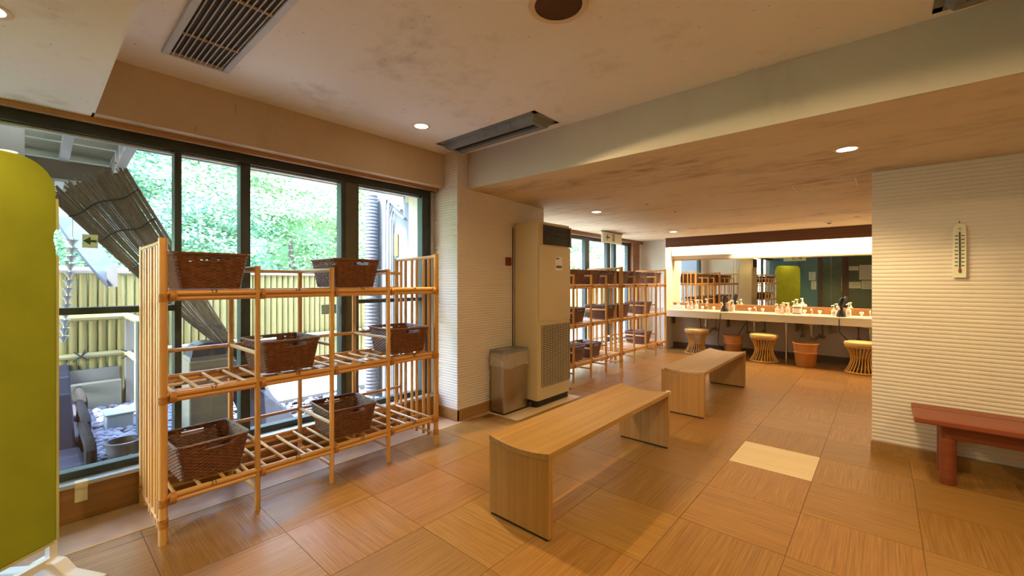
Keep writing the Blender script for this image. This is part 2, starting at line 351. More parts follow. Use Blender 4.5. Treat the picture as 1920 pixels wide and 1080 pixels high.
ceil = sroot('ceiling')
MB().box(-3.45, 2.7, -2.75, 2.70, 2.415, 3.1).build('upper_ceiling', M['ceil'], ceil)
lo_pts = [(2.65, 2.093), (4.05, 2.047), (8.2, 2.035)]
vs = []; fs = []
poly = [(2.65, 2.093), (4.05, 2.047), (8.2, 2.035), (8.2, 3.1), (2.65, 3.1)]
MB().prism(poly[:3]+poly[3:], 'X', -3.85, 2.7).build('beam', M['ceil_low'], ceil)
MB().box(-2.855, 2.7, 2.642, 2.652, 2.0935, 2.414).build('beam_face', M['beam'], ceil)
MB().box(-3.45, 2.7, -2.75, .22, 2.112, 2.416).build('soffit', M['ceil'], ceil)
MB().box(-3.45, -3.04, .21, 2.519, 2.112, 2.416).build('lintel', M['lintel'], ceil)
t1 = MB().box(-3.155, -3.12, -2.7, 2.519, 2.085, 2.1115).build('trim_1', M['trim_wood']); struct(t1)

# right wall (faces the camera), back wall, far right side, wall behind the camera
wr = sroot('wall_right')
ribbed('wall_face', 'Y', 4.05, -.062, 2.7, .088, 2.046, -1, 4.12, M['wave'], .0275, .0042, wr)
MB().box(-.058, 2.7, 4.11, 4.22, 0, 2.046).build('wall_core', M['wall'], wr)
b1 = struct(MB().box(-.068, 2.7, 4.036, 4.052, .0, .088).build('baseboard_right', M['dado']))
wb = sroot('wall_back')
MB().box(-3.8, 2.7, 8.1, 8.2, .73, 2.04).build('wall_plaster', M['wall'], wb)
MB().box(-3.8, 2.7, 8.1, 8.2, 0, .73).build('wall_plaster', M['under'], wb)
struct(MB().box(-3.64, 2.7, 8.085, 8.1, 0, .10).build('baseboard_back', M['dado_dark']))
MB().box(-3.0, 2.7, 8.093, 8.1, .735, .83).build('backsplash', M['trim_wood'], wb)
struct(MB().box(2.6, 2.7, -2.7, 8.2, 0, 2.5).build('wall_side', M['wall']))
wf = sroot('wall_front')
MB().box(-3.45, 2.7, -2.85, -2.72, 0, 2.2).build('wall_plaster', M['wall'], wf)
# ------------------------------------------------------------------ windows
w1 = sroot('window_1', (-3.2, 1.0, .2))
fr = M['frame']
def bar(name, y0, y1, z0, z1, mat=fr, x0=-3.28, x1=-3.2, parent=w1): return MB().box(x0, x1, y0, y1, z0, z1).build(name, mat, parent, bevel=.004)
bar('head_rail', -2.6, 2.52, 2.035, 2.112); bar('bottom_rail', -2.6, 2.52, .205, .245, x1=-3.21)
for y0, y1 in ((.572, .608), (.92, .979)): bar('mullion', y0, y1, .245, 2.035)
bar('mullion', 1.613, 1.648, .245, 2.035); bar('mullion', 1.649, 1.762, .245, 2.035, M['frame_olive'], -3.26, -3.20)
bar('jamb', 2.391, 2.477, .245, 2.035); bar('jamb', 2.478, 2.519, .205, 2.085, M['alu'], -3.28, -3.18)
bar('mullion', -1.05, -.99, .245, 2.035)
bar('mid_rail', -1.0, .572, 1.072, 1.108); bar('mid_rail', 1.762, 2.391, 1.068, 1.100)
bar('upper_track', -2.6, 2.39, 2.0205, 2.035, M['alu'], -3.27, -3.23)
def pane(y0, y1, z0, z1, parent, x): return MB().box(x-.003, x+.003, y0, y1, z0, z1).build('pane', M['glass'], parent)
for y0, y1, z0, z1 in ((-1.0, .574, .24, 1.075), (-1.0, .574, 1.105, 2.03), (.606, .922, .24, 2.03), (.977, 1.615, .24, 2.03), (1.76, 2.393, .24, 1.07), (1.76, 2.393, 1.098, 2.03), (-2.6, -1.04, .24, 2.03)):
    pane(y0, y1, z0, z1, w1, -3.245)
w2 = sroot('window_2', (-3.7, 6.0, .15))
def bar2(name, y0, y1, z0, z1, mat=fr): return MB().box(-3.78, -3.71, y0, y1, z0, z1).build(name, mat, w2, bevel=.004)
bar2('head_rail', 4.2, 7.72, 1.93, 1.985); bar2('bottom_rail', 4.2, 7.72, .14, .19)
for y0, y1 in ((6.07, 6.2), (6.81, 6.93), (7.06, 7.15), (4.2, 4.3)): bar2('mullion', y0, y1, .19, 1.93)
bar2('jamb', 7.62, 7.72, .19, 1.93)
for y0, y1 in ((4.3, 6.07), (6.2, 6.81), (7.15, 7.62)): pane(y0, y1, .185, 1.935, w2, -3.75)
s = tag(MB().box(-3.2415, -3.240, .185, .246, 1.43, 1.503).build('sticker_or_reflection', M['sticker']), 'small pale green arrow painted as a sign reflection on the window pane beside the reed screen', 'sticker')  # flat tinted square stands in for an exit sign's reflection in the glass
MB().prism([(.243, 1.468), (.214, 1.446), (.214, 1.461), (.19, 1.461), (.19, 1.474), (.214, 1.474), (.214, 1.49)], 'X', -3.240, -3.2392).build('arrow', M['sign_green'], s)
# mirror the arrow so that it points towards the reed screen's top
for v in s.children[0].data.vertices: v.co.y = -v.co.y
tag(MB().box(-3.2415, -3.240, 1.475, 1.592, .995, 1.067).build('sticker_or_reflection', M['blue_sticker']), 'pale blue rectangular sticker on the middle window pane above the wicker baskets', 'sticker')
tg = MB(); tg.box(-3.1495, -3.147, .152, .20, .10, .205); tg.box(-3.17, -3.1285, .152, .20, .205, .2066); tg.box(-3.1300, -3.1275, .152, .20, .178, .206)
tag(tg.build('tape', M['tape']), 'strip of pale masking tape stuck over the window sill edge', 'tape')

# ------------------------------------------------------------------ outdoors
f_, a_, v0_, h_ = 793.0, R(41.27), 527.0, 1.25
FW = Vector((-math.sin(a_), math.cos(a_), 0)); RT = Vector((math.cos(a_), math.sin(a_), 0))
def at(u, v, d): return Vector((0, 0, h_))+(FW+RT*((u-960)/f_)+Vector((0, 0, (v0_-v)/f_)))*d     # world point seen at a pixel, d metres away
gr = MB().box(-16, -3.3, -5, 42, -.5, -.12).build('ground', M['soil']); gr['kind'] = 'structure'
# pebbles: one mass
bm = bmesh.new(); bmesh.ops.create_icosphere(bm, subdivisions=1, radius=1); bv_ = np.array([v.co[:] for v in bm.verts]); bf_ = np.array([[v.index for v in f.verts] for f in bm.faces]); bm.free()
def scatter(name, n, base_v, base_f, make, mat):
    V = []; F = []; k = len(base_v)
    for i in range(n):
        V.append(make(i, base_v)); F.append(base_f+i*k)
    V = np.concatenate(V); F = np.concatenate(F)
    me = bpy.data.meshes.new(name); m_ = F.shape[1]
    me.vertices.add(len(V)); me.vertices.foreach_set('co', V.ravel())
    me.loops.add(F.size); me.loops.foreach_set('vertex_index', F.ravel().astype(np.int32))
    me.polygons.add(len(F)); me.polygons.foreach_set('loop_start', np.arange(0, F.size, m_, dtype=np.int32)); me.polygons.foreach_set('loop_total', np.full(len(F), m_, dtype=np.int32))
    me.update(calc_edges=True); me.validate(); me.materials.append(mat)
    return me
def peb(i, b):
    if i < 3600: x, y = nrs.uniform(-6.3, -3.45), nrs.uniform(-.1, 1.25)
    else: x, y = nrs.uniform(-6.4, -3.42), nrs.uniform(1.2, 2.7)
    s = nrs.uniform(.016, .04); sc = np.array([s*nrs.uniform(.8, 1.5), s*nrs.uniform(.8, 1.3), s*nrs.uniform(.5, .8)])
    th = nrs.uniform(0, 6.28); c, q = math.cos(th), math.sin(th)
    p = b*sc; p = np.stack([p[:, 0]*c-p[:, 1]*q, p[:, 0]*q+p[:, 1]*c, p[:, 2]], 1)
    return p+np.array([x, y, -.115+nrs.uniform(0, .02)])
me = scatter('pebbles', 5000, bv_, bf_, peb, M['pebble']); me.polygons.foreach_set('use_smooth', [True]*len(me.polygons))
o = bpy.data.objects.new('pebbles', me); COL.objects.link(o); tag(o, 'blue grey river pebbles covering the garden bed outside the window', 'gravel', kind='stuff')

# bamboo fence along the garden
fe = thing('bamboo_fence', (-6.5, 3, -.12), 'yellow bamboo garden fence with rope-tied rails outside the windows', 'fence')
sl = MB().lathe([(.037, -.12), (.0385, .2), (.036, .45), (.039, .455), (.037, .9), (.039, .905), (.037, 1.365)], 9, sy=1).mesh('bamboo_slat', M['bamboo'], (0, 0, -.12), True)
y = -1.6
while y < 15.5:
    o = bpy.data.objects.new('bamboo_slat', sl); COL.objects.link(o); o.parent = fe; o.location = (0, y-3, 0); o.rotation_euler.z = rnd.uniform(0, 6); y += .076
for z, r in ((.45, .03), (1.365, .035)):
    MB().tube([(-6.44, -1.6, z), (-6.44, 15.5, z)], r, 8).build('fence_rail', M['bamboo_h'] if z < 1 else M['whitewood'], fe, True)
MB().tube([(-6.40, -1.6, .86), (-6.40, .70, .86)], .035, 8).build('fence_rail', M['bamboo_h'], fe, True)
MB().box(-6.46, -6.41, -1.6, .66, .17, .30).build('base_board', M['board'], fe)
MB().box(-6.46, -6.40, .70, 15.5, -.12, .04).build('base_board', M['board'], fe)
for yy in (.355, 1.55, 2.644, 3.6, 4.6, 5.6, 6.8, 8.0, 9.4, 10.6, 11.8, 13.0):
    t = MB(); z = .45
    for sgn in (-1, 1): t.tube([(-6.40, yy-.06*sgn, z-.05), (-6.395, yy, z), (-6.40, yy+.05*sgn, z+.05)], .008, 5)
    t.tube([(-6.40, yy, z-.01), (-6.36, yy+.03, z+.07)], .006, 5)
    t.build('rope_knot', M['rope'], fe)
# side rail turning to the house
sr = thing('garden_gate', (-6.0, .72, -.12), 'low bamboo gate with grey posts running from the fence to the house', 'gate')
MB().tube([(-6.42, .72, .86), (-4.65, .72, .86)], .035, 8).build('gate_rail', M['bamboo_h'], sr, True)
MB().tube([(-6.42, .72, .45), (-4.65, .72, .45)], .028, 8).build('gate_rail', M['bamboo_h'], sr, True)
MB().box(-6.42, -6.30, .70, .78, -.12, .83).build('gate_post', M['board'], sr)
MB().box(-5.75, -5.55, .70, .76, -.12, .83).build('gate_panel', M['concrete'], sr)
MB().box(-4.66, -4.54, .58, .70, -.12, .92).build('gate_post', M['frame'], sr)
t = MB()
for sgn in (-1, 1): t.tube([(-6.28, .70-.04, .45-.05*sgn), (-6.28, .74, .45), (-6.28, .78, .45+.05*sgn)], .008, 5)
t.build('rope_knot', M['rope'], sr)
tag(MB().box(-6.40, -6.26, -1.6, .66, -.12, .17).build('garden_kerb', M['concrete']), 'pale sunlit concrete kerb in front of the bamboo fence', 'kerb')
tag(MB().box(-6.36, -4.95, 1.75, 15, -.12, -.06).build('paving_strip', M['paving']), 'bright sunlit paving strip running along the tall bamboo fence', 'paving')

tag(MB().box(-4.8, -3.9, 3.1, 12, -.12, -.05).build('bounce_slab', M['paving'], bevel=.01), 'pale slab added outside the second window to bounce daylight in', 'step')  # added pale ground slab that throws daylight up to the low ceiling
# eave with rafters
ev = thing('wooden_eave', (-3.5, -.5, 2.0), 'weathered wooden eave with white rafters outside the first window', 'eave')
def ez(x): return 2.23+(x+3.3)*.075
xs = np.linspace(-6.0, -3.47, 13)  # eave drawn longer outward so that it shades the garden bed
for i in range(12):
    x0, x1 = xs[i]+.004, xs[i+1]-.004; z0 = ez(x0); z1 = ez(x1)
    MB().hexa([(x0, -2.6, z0+.006*(i % 2)), (x1, -2.6, z1+.006*(i % 2)), (x1, .43, z1+.006*(i % 2)), (x0, .43, z0+.006*(i % 2)), (x0, -2.6, z0+.03), (x1, -2.6, z1+.03), (x1, .43, z1+.03), (x0, .43, z0+.03)]).build('roof_board', M['roofboard'], ev)
for yy in (-1.6, -1.25, -.9, -.55, -.2, .135):
    MB().hexa([(-6.0, yy, ez(-6.0)-.07), (-3.47, yy, ez(-3.47)-.07), (-3.47, yy+.045, ez(-3.47)-.07), (-6.0, yy+.045, ez(-6.0)-.07), (-6.0, yy, ez(-6.0)), (-3.47, yy, ez(-3.47)), (-3.47, yy+.045, ez(-3.47)), (-6.0, yy+.045, ez(-6.0))]).build('rafter', M['whitewood'], ev)
MB().hexa([(-6.03, .40, ez(-6.03)-.12), (-3.47, .40, ez(-3.47)-.12), (-3.47, .45, ez(-3.47)-.12), (-6.03, .45, ez(-6.03)-.12), (-6.03, .40, ez(-6.03)+.05), (-3.47, .40, ez(-3.47)+.05), (-3.47, .45, ez(-3.47)+.05), (-6.03, .45, ez(-6.03)+.05)]).build('barge_board', M['whitewood'], ev)
MB().box(-4.42, -4.30, -2.6, .41, ez(-4.36)-.19, ez(-4.36)-.06).build('purlin', M['board'], ev)
pc = tag(MB().box(-3.75, -3.63, -.16, -.02, -.12, 2.2).build('white_post', M['whitewood'], bevel=.006), 'white square post under the eave behind the green screen', 'post')

oh = thing('white_overhang', (-3.7, 2, 2.2), 'pale flat overhang above the window panes outside', 'overhang')
MB().box(-4.02, -3.47, .46, 2.74, 2.215, 2.33).build('slab', M['housewall'], oh); MB().box(-4.04, -4.02, .46, 2.74, 2.19, 2.34).build('edge_board', M['whitewood'], oh)
oh2 = thing('sun_block_overhang', (-4.2, 6, 2.0), 'flat overhang added outside the second window to block the sun', 'overhang')  # added to keep direct sun out of the second window
MB().box(-4.0, -3.87, 2.97, 9.0, 2.02, 2.15).build('slab', M['housewall'], oh2); MB().box(-4.02, -4.0, 2.97, 9.0, 2.0, 2.16).build('edge_board', M['whitewood'], oh2)
# reed screen leaning by the eave: every reed of it is a piece
LT, RTp, LB, RB = at(88, 366, 2.78), at(236, 313, 3.02), at(500, 722, 4.35), at(536, 788, 4.05)
rs = thing('reed_screen', (RB.x, RB.y, -.12), 'big tied reed screen leaning aslant outside the first window', 'reed screen')
N = 60
for i in range(N):
    t = i/(N-1); a = LT.lerp(RTp, t); c = LB.lerp(RB, t)
    d = (c-a).normalized(); a = a-d*rnd.uniform(-.02, .05); mid = a.lerp(c, .5)+Vector((rnd.uniform(-.006, .006), rnd.uniform(-.006, .006), -.035+rnd.uniform(-.006, .006)))
    MB().tube([a, mid, c], rnd.uniform(.0036, .0056), 5).build('reed', M['reed'], rs, True, at=a)
for q in (.07, .16, .28, .41, .55, .7, .86):
    pts = []
    for i in range(0, 13):
        t = i/12; a = LT.lerp(RTp, t); c = LB.lerp(RB, t); p = a.lerp(c, q+.006*math.sin(i*.8+q*9)); p.z -= .035*4*q*(1-q)-.004; pts.append(p+Vector((.012, -.012, 0)))
    MB().tube(pts, .0055, 5).build('tie_cord', M['rope'], rs)
p = [at(395, 662, 3.80), at(448, 681, 3.92), at(556, 788, 3.86), at(470, 815, 3.62)]
n_ = (p[1]-p[0]).cross(p[3]-p[0]).normalized()*.012
tag(MB().hexa([q-n_ for q in p]+[q+n_ for q in p]).build('dark_sheet', M['slate']), 'dark flat sheet leaning over the foot of the reed screen', 'sheet')
# curved metal sheet under the screen
A = [(104, 408), (120, 436), (142, 466), (170, 500), (202, 536)]; B = [(124, 386), (150, 412), (176, 444), (202, 478), (220, 504)]
vs = []; fs = []
for i in range(5):
    d = 4.3
    vs += [at(*A[i], d), at(*A[i], d)+Vector((0, 0, .02)), at(*B[i], d+.25), at(*B[i], d+.25)-Vector((.01, 0, .015))]
for i in range(4):
    for k in range(4): fs.append((i*4+k, i*4+(k+1) % 4, (i+1)*4+(k+1) % 4, (i+1)*4+k))
fs += [(0, 1, 2, 3), (16, 17, 18, 19)]
gs = thing('gutter_sheet', at(202, 536, 4.3), 'blue grey curved metal sheet hanging below the reed screen', 'metal sheet')
MB().add(vs, fs).build('sheet', M['bluesheet'], gs)
MB().tube([at(*q, 4.28) for q in A], .014, 6).build('rolled_edge', M['slate'], gs, True)
MB().hexa([at(200, 538, 4.3), at(221, 538, 4.3), at(221, 538, 4.4), at(200, 538, 4.4), at(200, 498, 4.3), at(221, 498, 4.3), at(221, 498, 4.4), at(200, 498, 4.4)]).build('end_cap', M['slate'], gs)
# rain chain
rc = thing('rain_chain', at(118, 600, 3.6), 'metal rain chain of small cups hanging from the eave', 'rain chain')
for i in range(13):
    p = at(136-1.5*i, 455+15*i, 3.6)
    MB().lathe([(.012, -.03), (.02, -.005), (.04, .022), (.042, .024), (.018, -.002)], 10, p).build('cup', M['galv'], rc, True)
MB().tube([at(137, 445, 3.6), at(117, 640, 3.6)], .004, 5).build('link', M['steel'], rc)
MB().tube([at(137, 445, 3.6), at(137, 445, 3.6)+Vector((0, 0, .55))], .004, 5).build('link', M['steel'], rc)
# low garden seats
def garden_seat(x, y, label):
    t = thing('garden_chair', (x, y, -.12), label, 'chair', 'low garden chairs outside the first window')
    MB().box(x-.28, x+.28, y-.60, y-.02, -.06, .0).build('seat', M['cushion_grey'], t, bevel=.02)
    MB().hexa([(x-.36, y-.60, -.02), (x-.28, y-.60, -.02), (x-.28, y-.04, -.02), (x-.36, y-.04, -.02), (x-.52, y-.58, .36), (x-.46, y-.58, .38), (x-.46, y-.06, .38), (x-.52, y-.06, .36)]).build('backrest', M['cushion_grey'], t, bevel=.015)
    for s in (0, -.62):
        MB().tube([(x-.40, y+s, .13), (x+.20, y+s, .13), (x+.27, y+s, .10), (x+.27, y+s, -.12)], .032, 8).build('arm', M['chair'], t, True)
        MB().tube([(x-.34, y+s, .13), (x-.34, y+s, -.12)], .025, 8).build('leg', M['chair'], t, True)
    MB().box(x-.34, x+.28, y-.64, y+.02, -.11, -.06).build('base', M['chair'], t)
garden_seat(-4.30, .27, 'low dark-framed garden chair closest to the window glass'); garden_seat(-5.15, .30, 'low dark-framed garden chair in the middle of its row'); garden_seat(-5.95, .33, 'low dark-framed garden chair next to the bamboo fence')
pt = thing('round_planter', (-4.25, .46, -.12), 'dark round stone pot standing in the pebbles by the window', 'pot')
MB().lathe([(.075, -.12), (.095, .0), (.10, .06), (.085, .06), (.07, -.02)], 20, (-4.25, .46, 0)).build('bowl', M['potdark'], pt, True)
MB().lathe([(.10, .045), (.112, .05), (.112, .066), (.09, .068)], 20, (-4.25, .46, 0), False, False).build('rim', M['potdark'], pt, True)
pt2 = thing('low_planter', (-4.12, .52, -.12), 'second shorter dark stone pot touching the round pot by the window', 'pot')
MB().lathe([(.07, -.12), (.085, -.04), (.088, -.01), (.07, -.01), (.06, -.06)], 20, (-4.08, .55, 0)).build('bowl', M['potdark'], pt2, True)
lb = thing('garden_light', (-5.35, .52, -.12), 'pale square garden lamp box sitting among the pebbles', 'lamp')
MB().box(-5.46, -5.24, .45, .64, -.12, .03).build('housing', M['stonelight'], lb, bevel=.012); MB().box(-5.47, -5.23, .44, .65, .03, .045).build('cover', M['stonelight'], lb, bevel=.006)
ob = thing('outdoor_bin', (-4.3, .95, -.12), 'beige outdoor bin with a dark domed lid behind the near shelf', 'bin')
MB().box(-4.45, -4.18, .84, 1.12, -.12, .60).build('body', M['concrete'], ob, bevel=.012); MB().box(-4.44, -4.19, .85, 1.11, .60, .63).build('collar', M['board'], ob)
MB().prism([(.86, .63), (.87, .69), (.90, .725), (.95, .74), (1.01, .74), (1.06, .725), (1.09, .69), (1.10, .63)], 'X', -4.43, -4.2).build('lid', M['slate'], ob)
# outer wall beside the pier with duct and pipes
ew = struct(MB().box(-4.68, -3.34, 2.75, 2.95, -.12, 3.0).build('wall_outer', M['housewall']))
hs = thing('ribbed_duct', (-4.52, 2.66, -.12), 'grey ribbed flexible duct running up the outer wall', 'duct')
prof = []
z = -.12
while z < 2.28: prof += [(.062, z), (.075, z+.012), (.075, z+.022), (.062, z+.034)]; z += .04
MB().lathe(prof, 16, (-4.55, 2.66, 0)).build('hose', M['hose'], hs, True)
for i, (x, r, zz) in enumerate(((-4.36, .022, 2.25), (-4.29, .018, 2.2), (-4.23, .014, 2.1))):
    tag(MB().tube([(x, 2.72, -.12), (x, 2.72, zz-.15), (x+.05, 2.725, zz-.04), (x+.25, 2.728, zz-.16)], r, 8).build('wall_pipe', M['whitewood'], None, True), ['thick white pipe next to the ribbed duct outside', 'second white pipe from the ribbed duct outside', 'thin white pipe furthest from the ribbed duct outside'][i], 'pipe', 'pipes on the outer wall')
tag(MB().box(-4.19, -4.12, 2.735, 2.749, 1.53, 1.79).build('yellow_tag', M['yellow'], bevel=.01), 'yellow tag hanging on the outer wall beside the pipes', 'tag')

# hillside and trees
hill = MB().add([(-9.5, -12, -.4), (-9.5, 40, -.4), (-13, -14, 3.2), (-13, 42, 3.2), (-22, -20, 11), (-22, 48, 11), (-24, -20, -.5), (-24, 48, -.5)], [(0, 1, 3, 2), (2, 3, 5, 4), (4, 5, 7, 6), (0, 2, 4, 6), (1, 7, 5, 3), (0, 6, 7, 1)]).build('hillside', M['hill']); hill['kind'] = 'structure'
leafv = np.array([[-.5, 0, 0], [0, -.28, .04], [.5, 0, 0], [0, .28, .04]]); leaff = np.array([[0, 1, 2, 3]])
def crown_mesh(mat, seed, n=15000):
    rs_ = np.random.RandomState(seed); clumps = rs_.normal(size=(70, 3)); clumps /= np.linalg.norm(clumps, axis=1)[:, None]; clumps *= rs_.uniform(.45, 1, (70, 1)); 
    def mk(i, b):
        c = clumps[rs_.randint(70)]+np.clip(rs_.normal(size=3), -2, 2)*np.array([.13, .13, .06])
        q, _ = np.linalg.qr(rs_.normal(size=(3, 3))); s = rs_.uniform(.030, .052)
        nz = rs_.normal(size=3)*.6+np.array([.3, 0, 1]); nz /= np.linalg.norm(nz); xx = np.cross(nz, rs_.normal(size=3)); xx /= np.linalg.norm(xx); yy = np.cross(nz, xx)
        return b@np.stack([xx, yy, nz])*s+c
    return scatter('foliage', n, leafv, leaff, mk, mat)
cms = [crown_mesh(M['leaf_a'], 3), crown_mesh(M['leaf_b'], 4), crown_mesh(M['leaf_c'], 5)]
specs = [(-10.2, -1.2, 1.9, 2.2, 0), (-9.6, 1.6, 1.7, 1.9, 1), (-10.4, 4.0, 2.1, 2.4, 0), (-9.4, 6.2, 1.7, 2.0, 2), (-9.9, 8.6, 1.9, 2.1, 0), (-9.2, 10.8, 1.7, 2.1, 1), (-12.2, .4, 3.7, 2.5, 1), (-12.4, 3.0, 3.9, 2.6, 0), (-12.2, 6.0, 3.9, 2.5, 2), (-12, 9, 3.8, 2.6, 0), (-12, 12.2, 3.8, 2.8, 1), (-8.6, 13.5, 2.0, 2.2, 2),
         (-15, 1.5, 6.0, 3.2, 0), (-15, 6, 6.2, 3.3, 1), (-15, 11, 6.2, 3.4, 2), (-15, -4, 5.5, 3.4, 1), (-8.6, -.4, .95, 1.25, 1),
         (-9.2, 16.0, 1.9, 2.4, 0), (-9.6, 19.6, 2.2, 2.6, 1), (-12, 15.8, 4.2, 2.9, 0), (-12.4, 20, 4.4, 3.2, 2), (-15, 16.5, 6.6, 3.6, 0), (-10, 24, 2.6, 3.2, 0), (-14, 25, 5.6, 3.8, 1), (-16, 31, 5.0, 4.5, 2)]
tl = ['bright green tree low behind the fence, at the eave end', 'blue green tree low behind the fence, seen through the narrow pane', 'bright green tree low behind the fence, seen through the middle pane', 'yellow green tree behind the fence beside the ribbed duct', 'bright green tree low behind the fence, seen through the second window', 'blue green tree behind the fence near the second window jamb',
      'blue green tree halfway up the slope above the reed screen', 'bright green tree halfway up the slope above the narrow pane', 'yellow green tree halfway up the slope above the middle pane', 'bright green tree halfway up the slope near the ribbed duct', 'blue green tree halfway up the slope past the second window', 'yellow green tree by the second window jamb outside',
      'tall bright green tree high on the slope over the reed screen', 'tall blue green tree high on the slope over the middle pane', 'tall yellow green tree high on the slope over the second window', 'tall blue green tree high behind the eave', 'small blue green shrub behind the fence below the eave',
      'bright green tree behind the fence under the exit sign', 'blue green tree behind the fence beyond the exit sign', 'bright green tree up the slope under the exit sign', 'yellow green tree up the slope at the far window jamb', 'tall bright green tree on the slope above the exit sign', 'bright green tree far along the fence', 'tall blue green tree far along the slope', 'tall yellow green tree at the very end of the slope']
for i, (x, y, z, s, k) in enumerate(specs):
    t = thing('garden_tree', (x, y, -.4), tl[i], 'tree', 'trees on the slope behind the fence')
    o = bpy.data.objects.new('foliage', cms[k]); COL.objects.link(o); o.parent = t; o.location = (0, 0, z+.4); o.scale = (s, s, s*.8); o.rotation_euler.z = i*1.1; o['kind'] = 'stuff'
    MB().tube([(x, y, -.4), (x+.1, y+.05, z*.5), (x, y, z+.2)], [.12, .09, .04], 7).build('trunk', M['bark'], t, True)
# ------------------------------------------------------------------ rattan shelves
TIERS = (.232, .718, 1.205); SL = 1.632
BAYS = (0.0, .404, .818, 1.216, SL)
def make_shelf(label):
    """front face at x=0, depth towards -x, length towards +y; base point at the front foot"""
    t = thing('rattan_shelf', (0, 0, 0), label, 'shelf', 'rattan locker shelves by the windows')
    def pole(name, p, q, r, mat, n=10): return MB().tube([p, q], r, n).build(name, mat, t, True, at=p)
    XB = -.53
    for y in (0, SL):
        pole('post', (0, y, 0), (0, y, 1.455), .0185, M['rattan'], 12); pole('post', (XB, y, 0), (XB, y, 1.44), .0175, M['rattan'], 12)
        for x in (-.092, -.157, -.245, -.310, -.398, -.463): pole('end_slat', (x, y, .05), (x, y, 1.425), .0115, M['rattan'], 8)
        MB().tube([(.012, y, 1.437), (-.15, y, 1.431), (XB-.01, y, 1.428)], .0145, 10).build('top_rail', M['rattan_x'], t, True)
        pole('stretcher', (0, y, .085), (XB, y, .085), .0115, M['rattan_x'], 8)
    for y in BAYS[1:-1]:
        pole('post', (0, y, 0), (0, y, 1.333), .0145, M['rattan']); pole('post', (-.47, y, 0), (-.47, y, 1.326), .0145, M['rattan'])
        for z in (1.318, .855, .368, .112): pole('side_rail', (0, y, z), (-.47, y, z), .0115 if z < 1 else .013, M['rattan_x'], 8)
    for z in (1.314, .855, .368): pole('back_rail', (-.47, 0, z), (-.47, SL, z), .0115, M['rattan_h'], 8)
    for y0, y1 in zip(BAYS[:-1], BAYS[1:]):
        pole('stretcher', (-.25, y0, .112), (-.25, y1, .112), .010, M['rattan_h'], 8)
    for z in TIERS:
        pole('tier_rail', (0, -.005, z-.0135), (0, SL+.008, z-.0135), .0135, M['rattan_h'], 12); pole('tier_rail', (-.004, 0, z-.0385), (-.004, SL, z-.0385), .0125, M['rattan_h'], 12)
        pole('tier_rail', (-.485, 0, z-.0135), (-.485, SL, z-.0135), .0125, M['rattan_h']); pole('tier_rail', (-.485, 0, z-.0385), (-.485, SL, z-.0385), .0125, M['rattan_h'])
        for x in (-.17, -.33): pole('under_rail', (x, 0, z-.032), (x, SL, z-.032), .009, M['rattan_h'], 8)
        for y0, y1 in zip(BAYS[:-1], BAYS[1:]):
            for q in (.12, .38, .64, .90): yy = y0+(y1-y0)*q; pole('cross_slat', (-.008, yy, z-.016), (-.485, yy, z-.016), .0085, M['rattan_x'], 8)
        for y in BAYS:
            b_ = MB(); end = y in (0, SL)
            for k in range(4 if end else 3):
                o_ = (k-1.2)*.0065; yy = y+(.034 if y == 0 else -.034 if y == SL else .026)
                b_.tube([(0, yy+o_-.0031, z-.026), (0, yy+o_+.0031, z-.026)], .0285, 10)
            if end:
                for k in range(5): b_.tube([(0, y, z-.055+k*.008), (0, y, z-.0485+k*.008)], .0212, 12)
            b_.build('binding', M['binding'], t, True)
    for y in (0, SL):
        for x in (0, XB):
            b_ = MB()
            for z in (.085, .10, .115): b_.tube([(x, y, z-.006), (x, y, z+.006)], .0212, 12)
            b_.build('binding', M['binding'], t, True)
    return t
sh1 = make_shelf('rattan shelf numbered 13 to 24 standing by the first window')
# numbers written on the front rails of the near shelf
num = 13
for z in reversed(TIERS):
    for y0, y1 in zip(BAYS[:-1], BAYS[1:]):
        k = math.cos(R(35)); s_ = math.sin(R(35)); yy = (y0+y1)/2
        mw = Matrix(((0, -s_, k, k*.0143), (1, 0, 0, yy), (0, k, s_, z-.0135+s_*.0143), (0, 0, 0, 1)))
        mobj('number_mark', text_mesh(str(num), .031), M['ink'], sh1, mw); num += 1
sh2 = copy_tree(sh1, ('number_mark',)); sh2['label'] = 'rattan shelf beside the tall air conditioner, before the second window'
sh3 = copy_tree(sh1, ('number_mark',)); sh3['label'] = 'rattan shelf ending at the wash counter, furthest along the windows'
sh1.location = (-2.57, .416, 0); sh2.location = (-2.85, 3.985, 0); sh3.location = (-2.85, 5.662, 0)

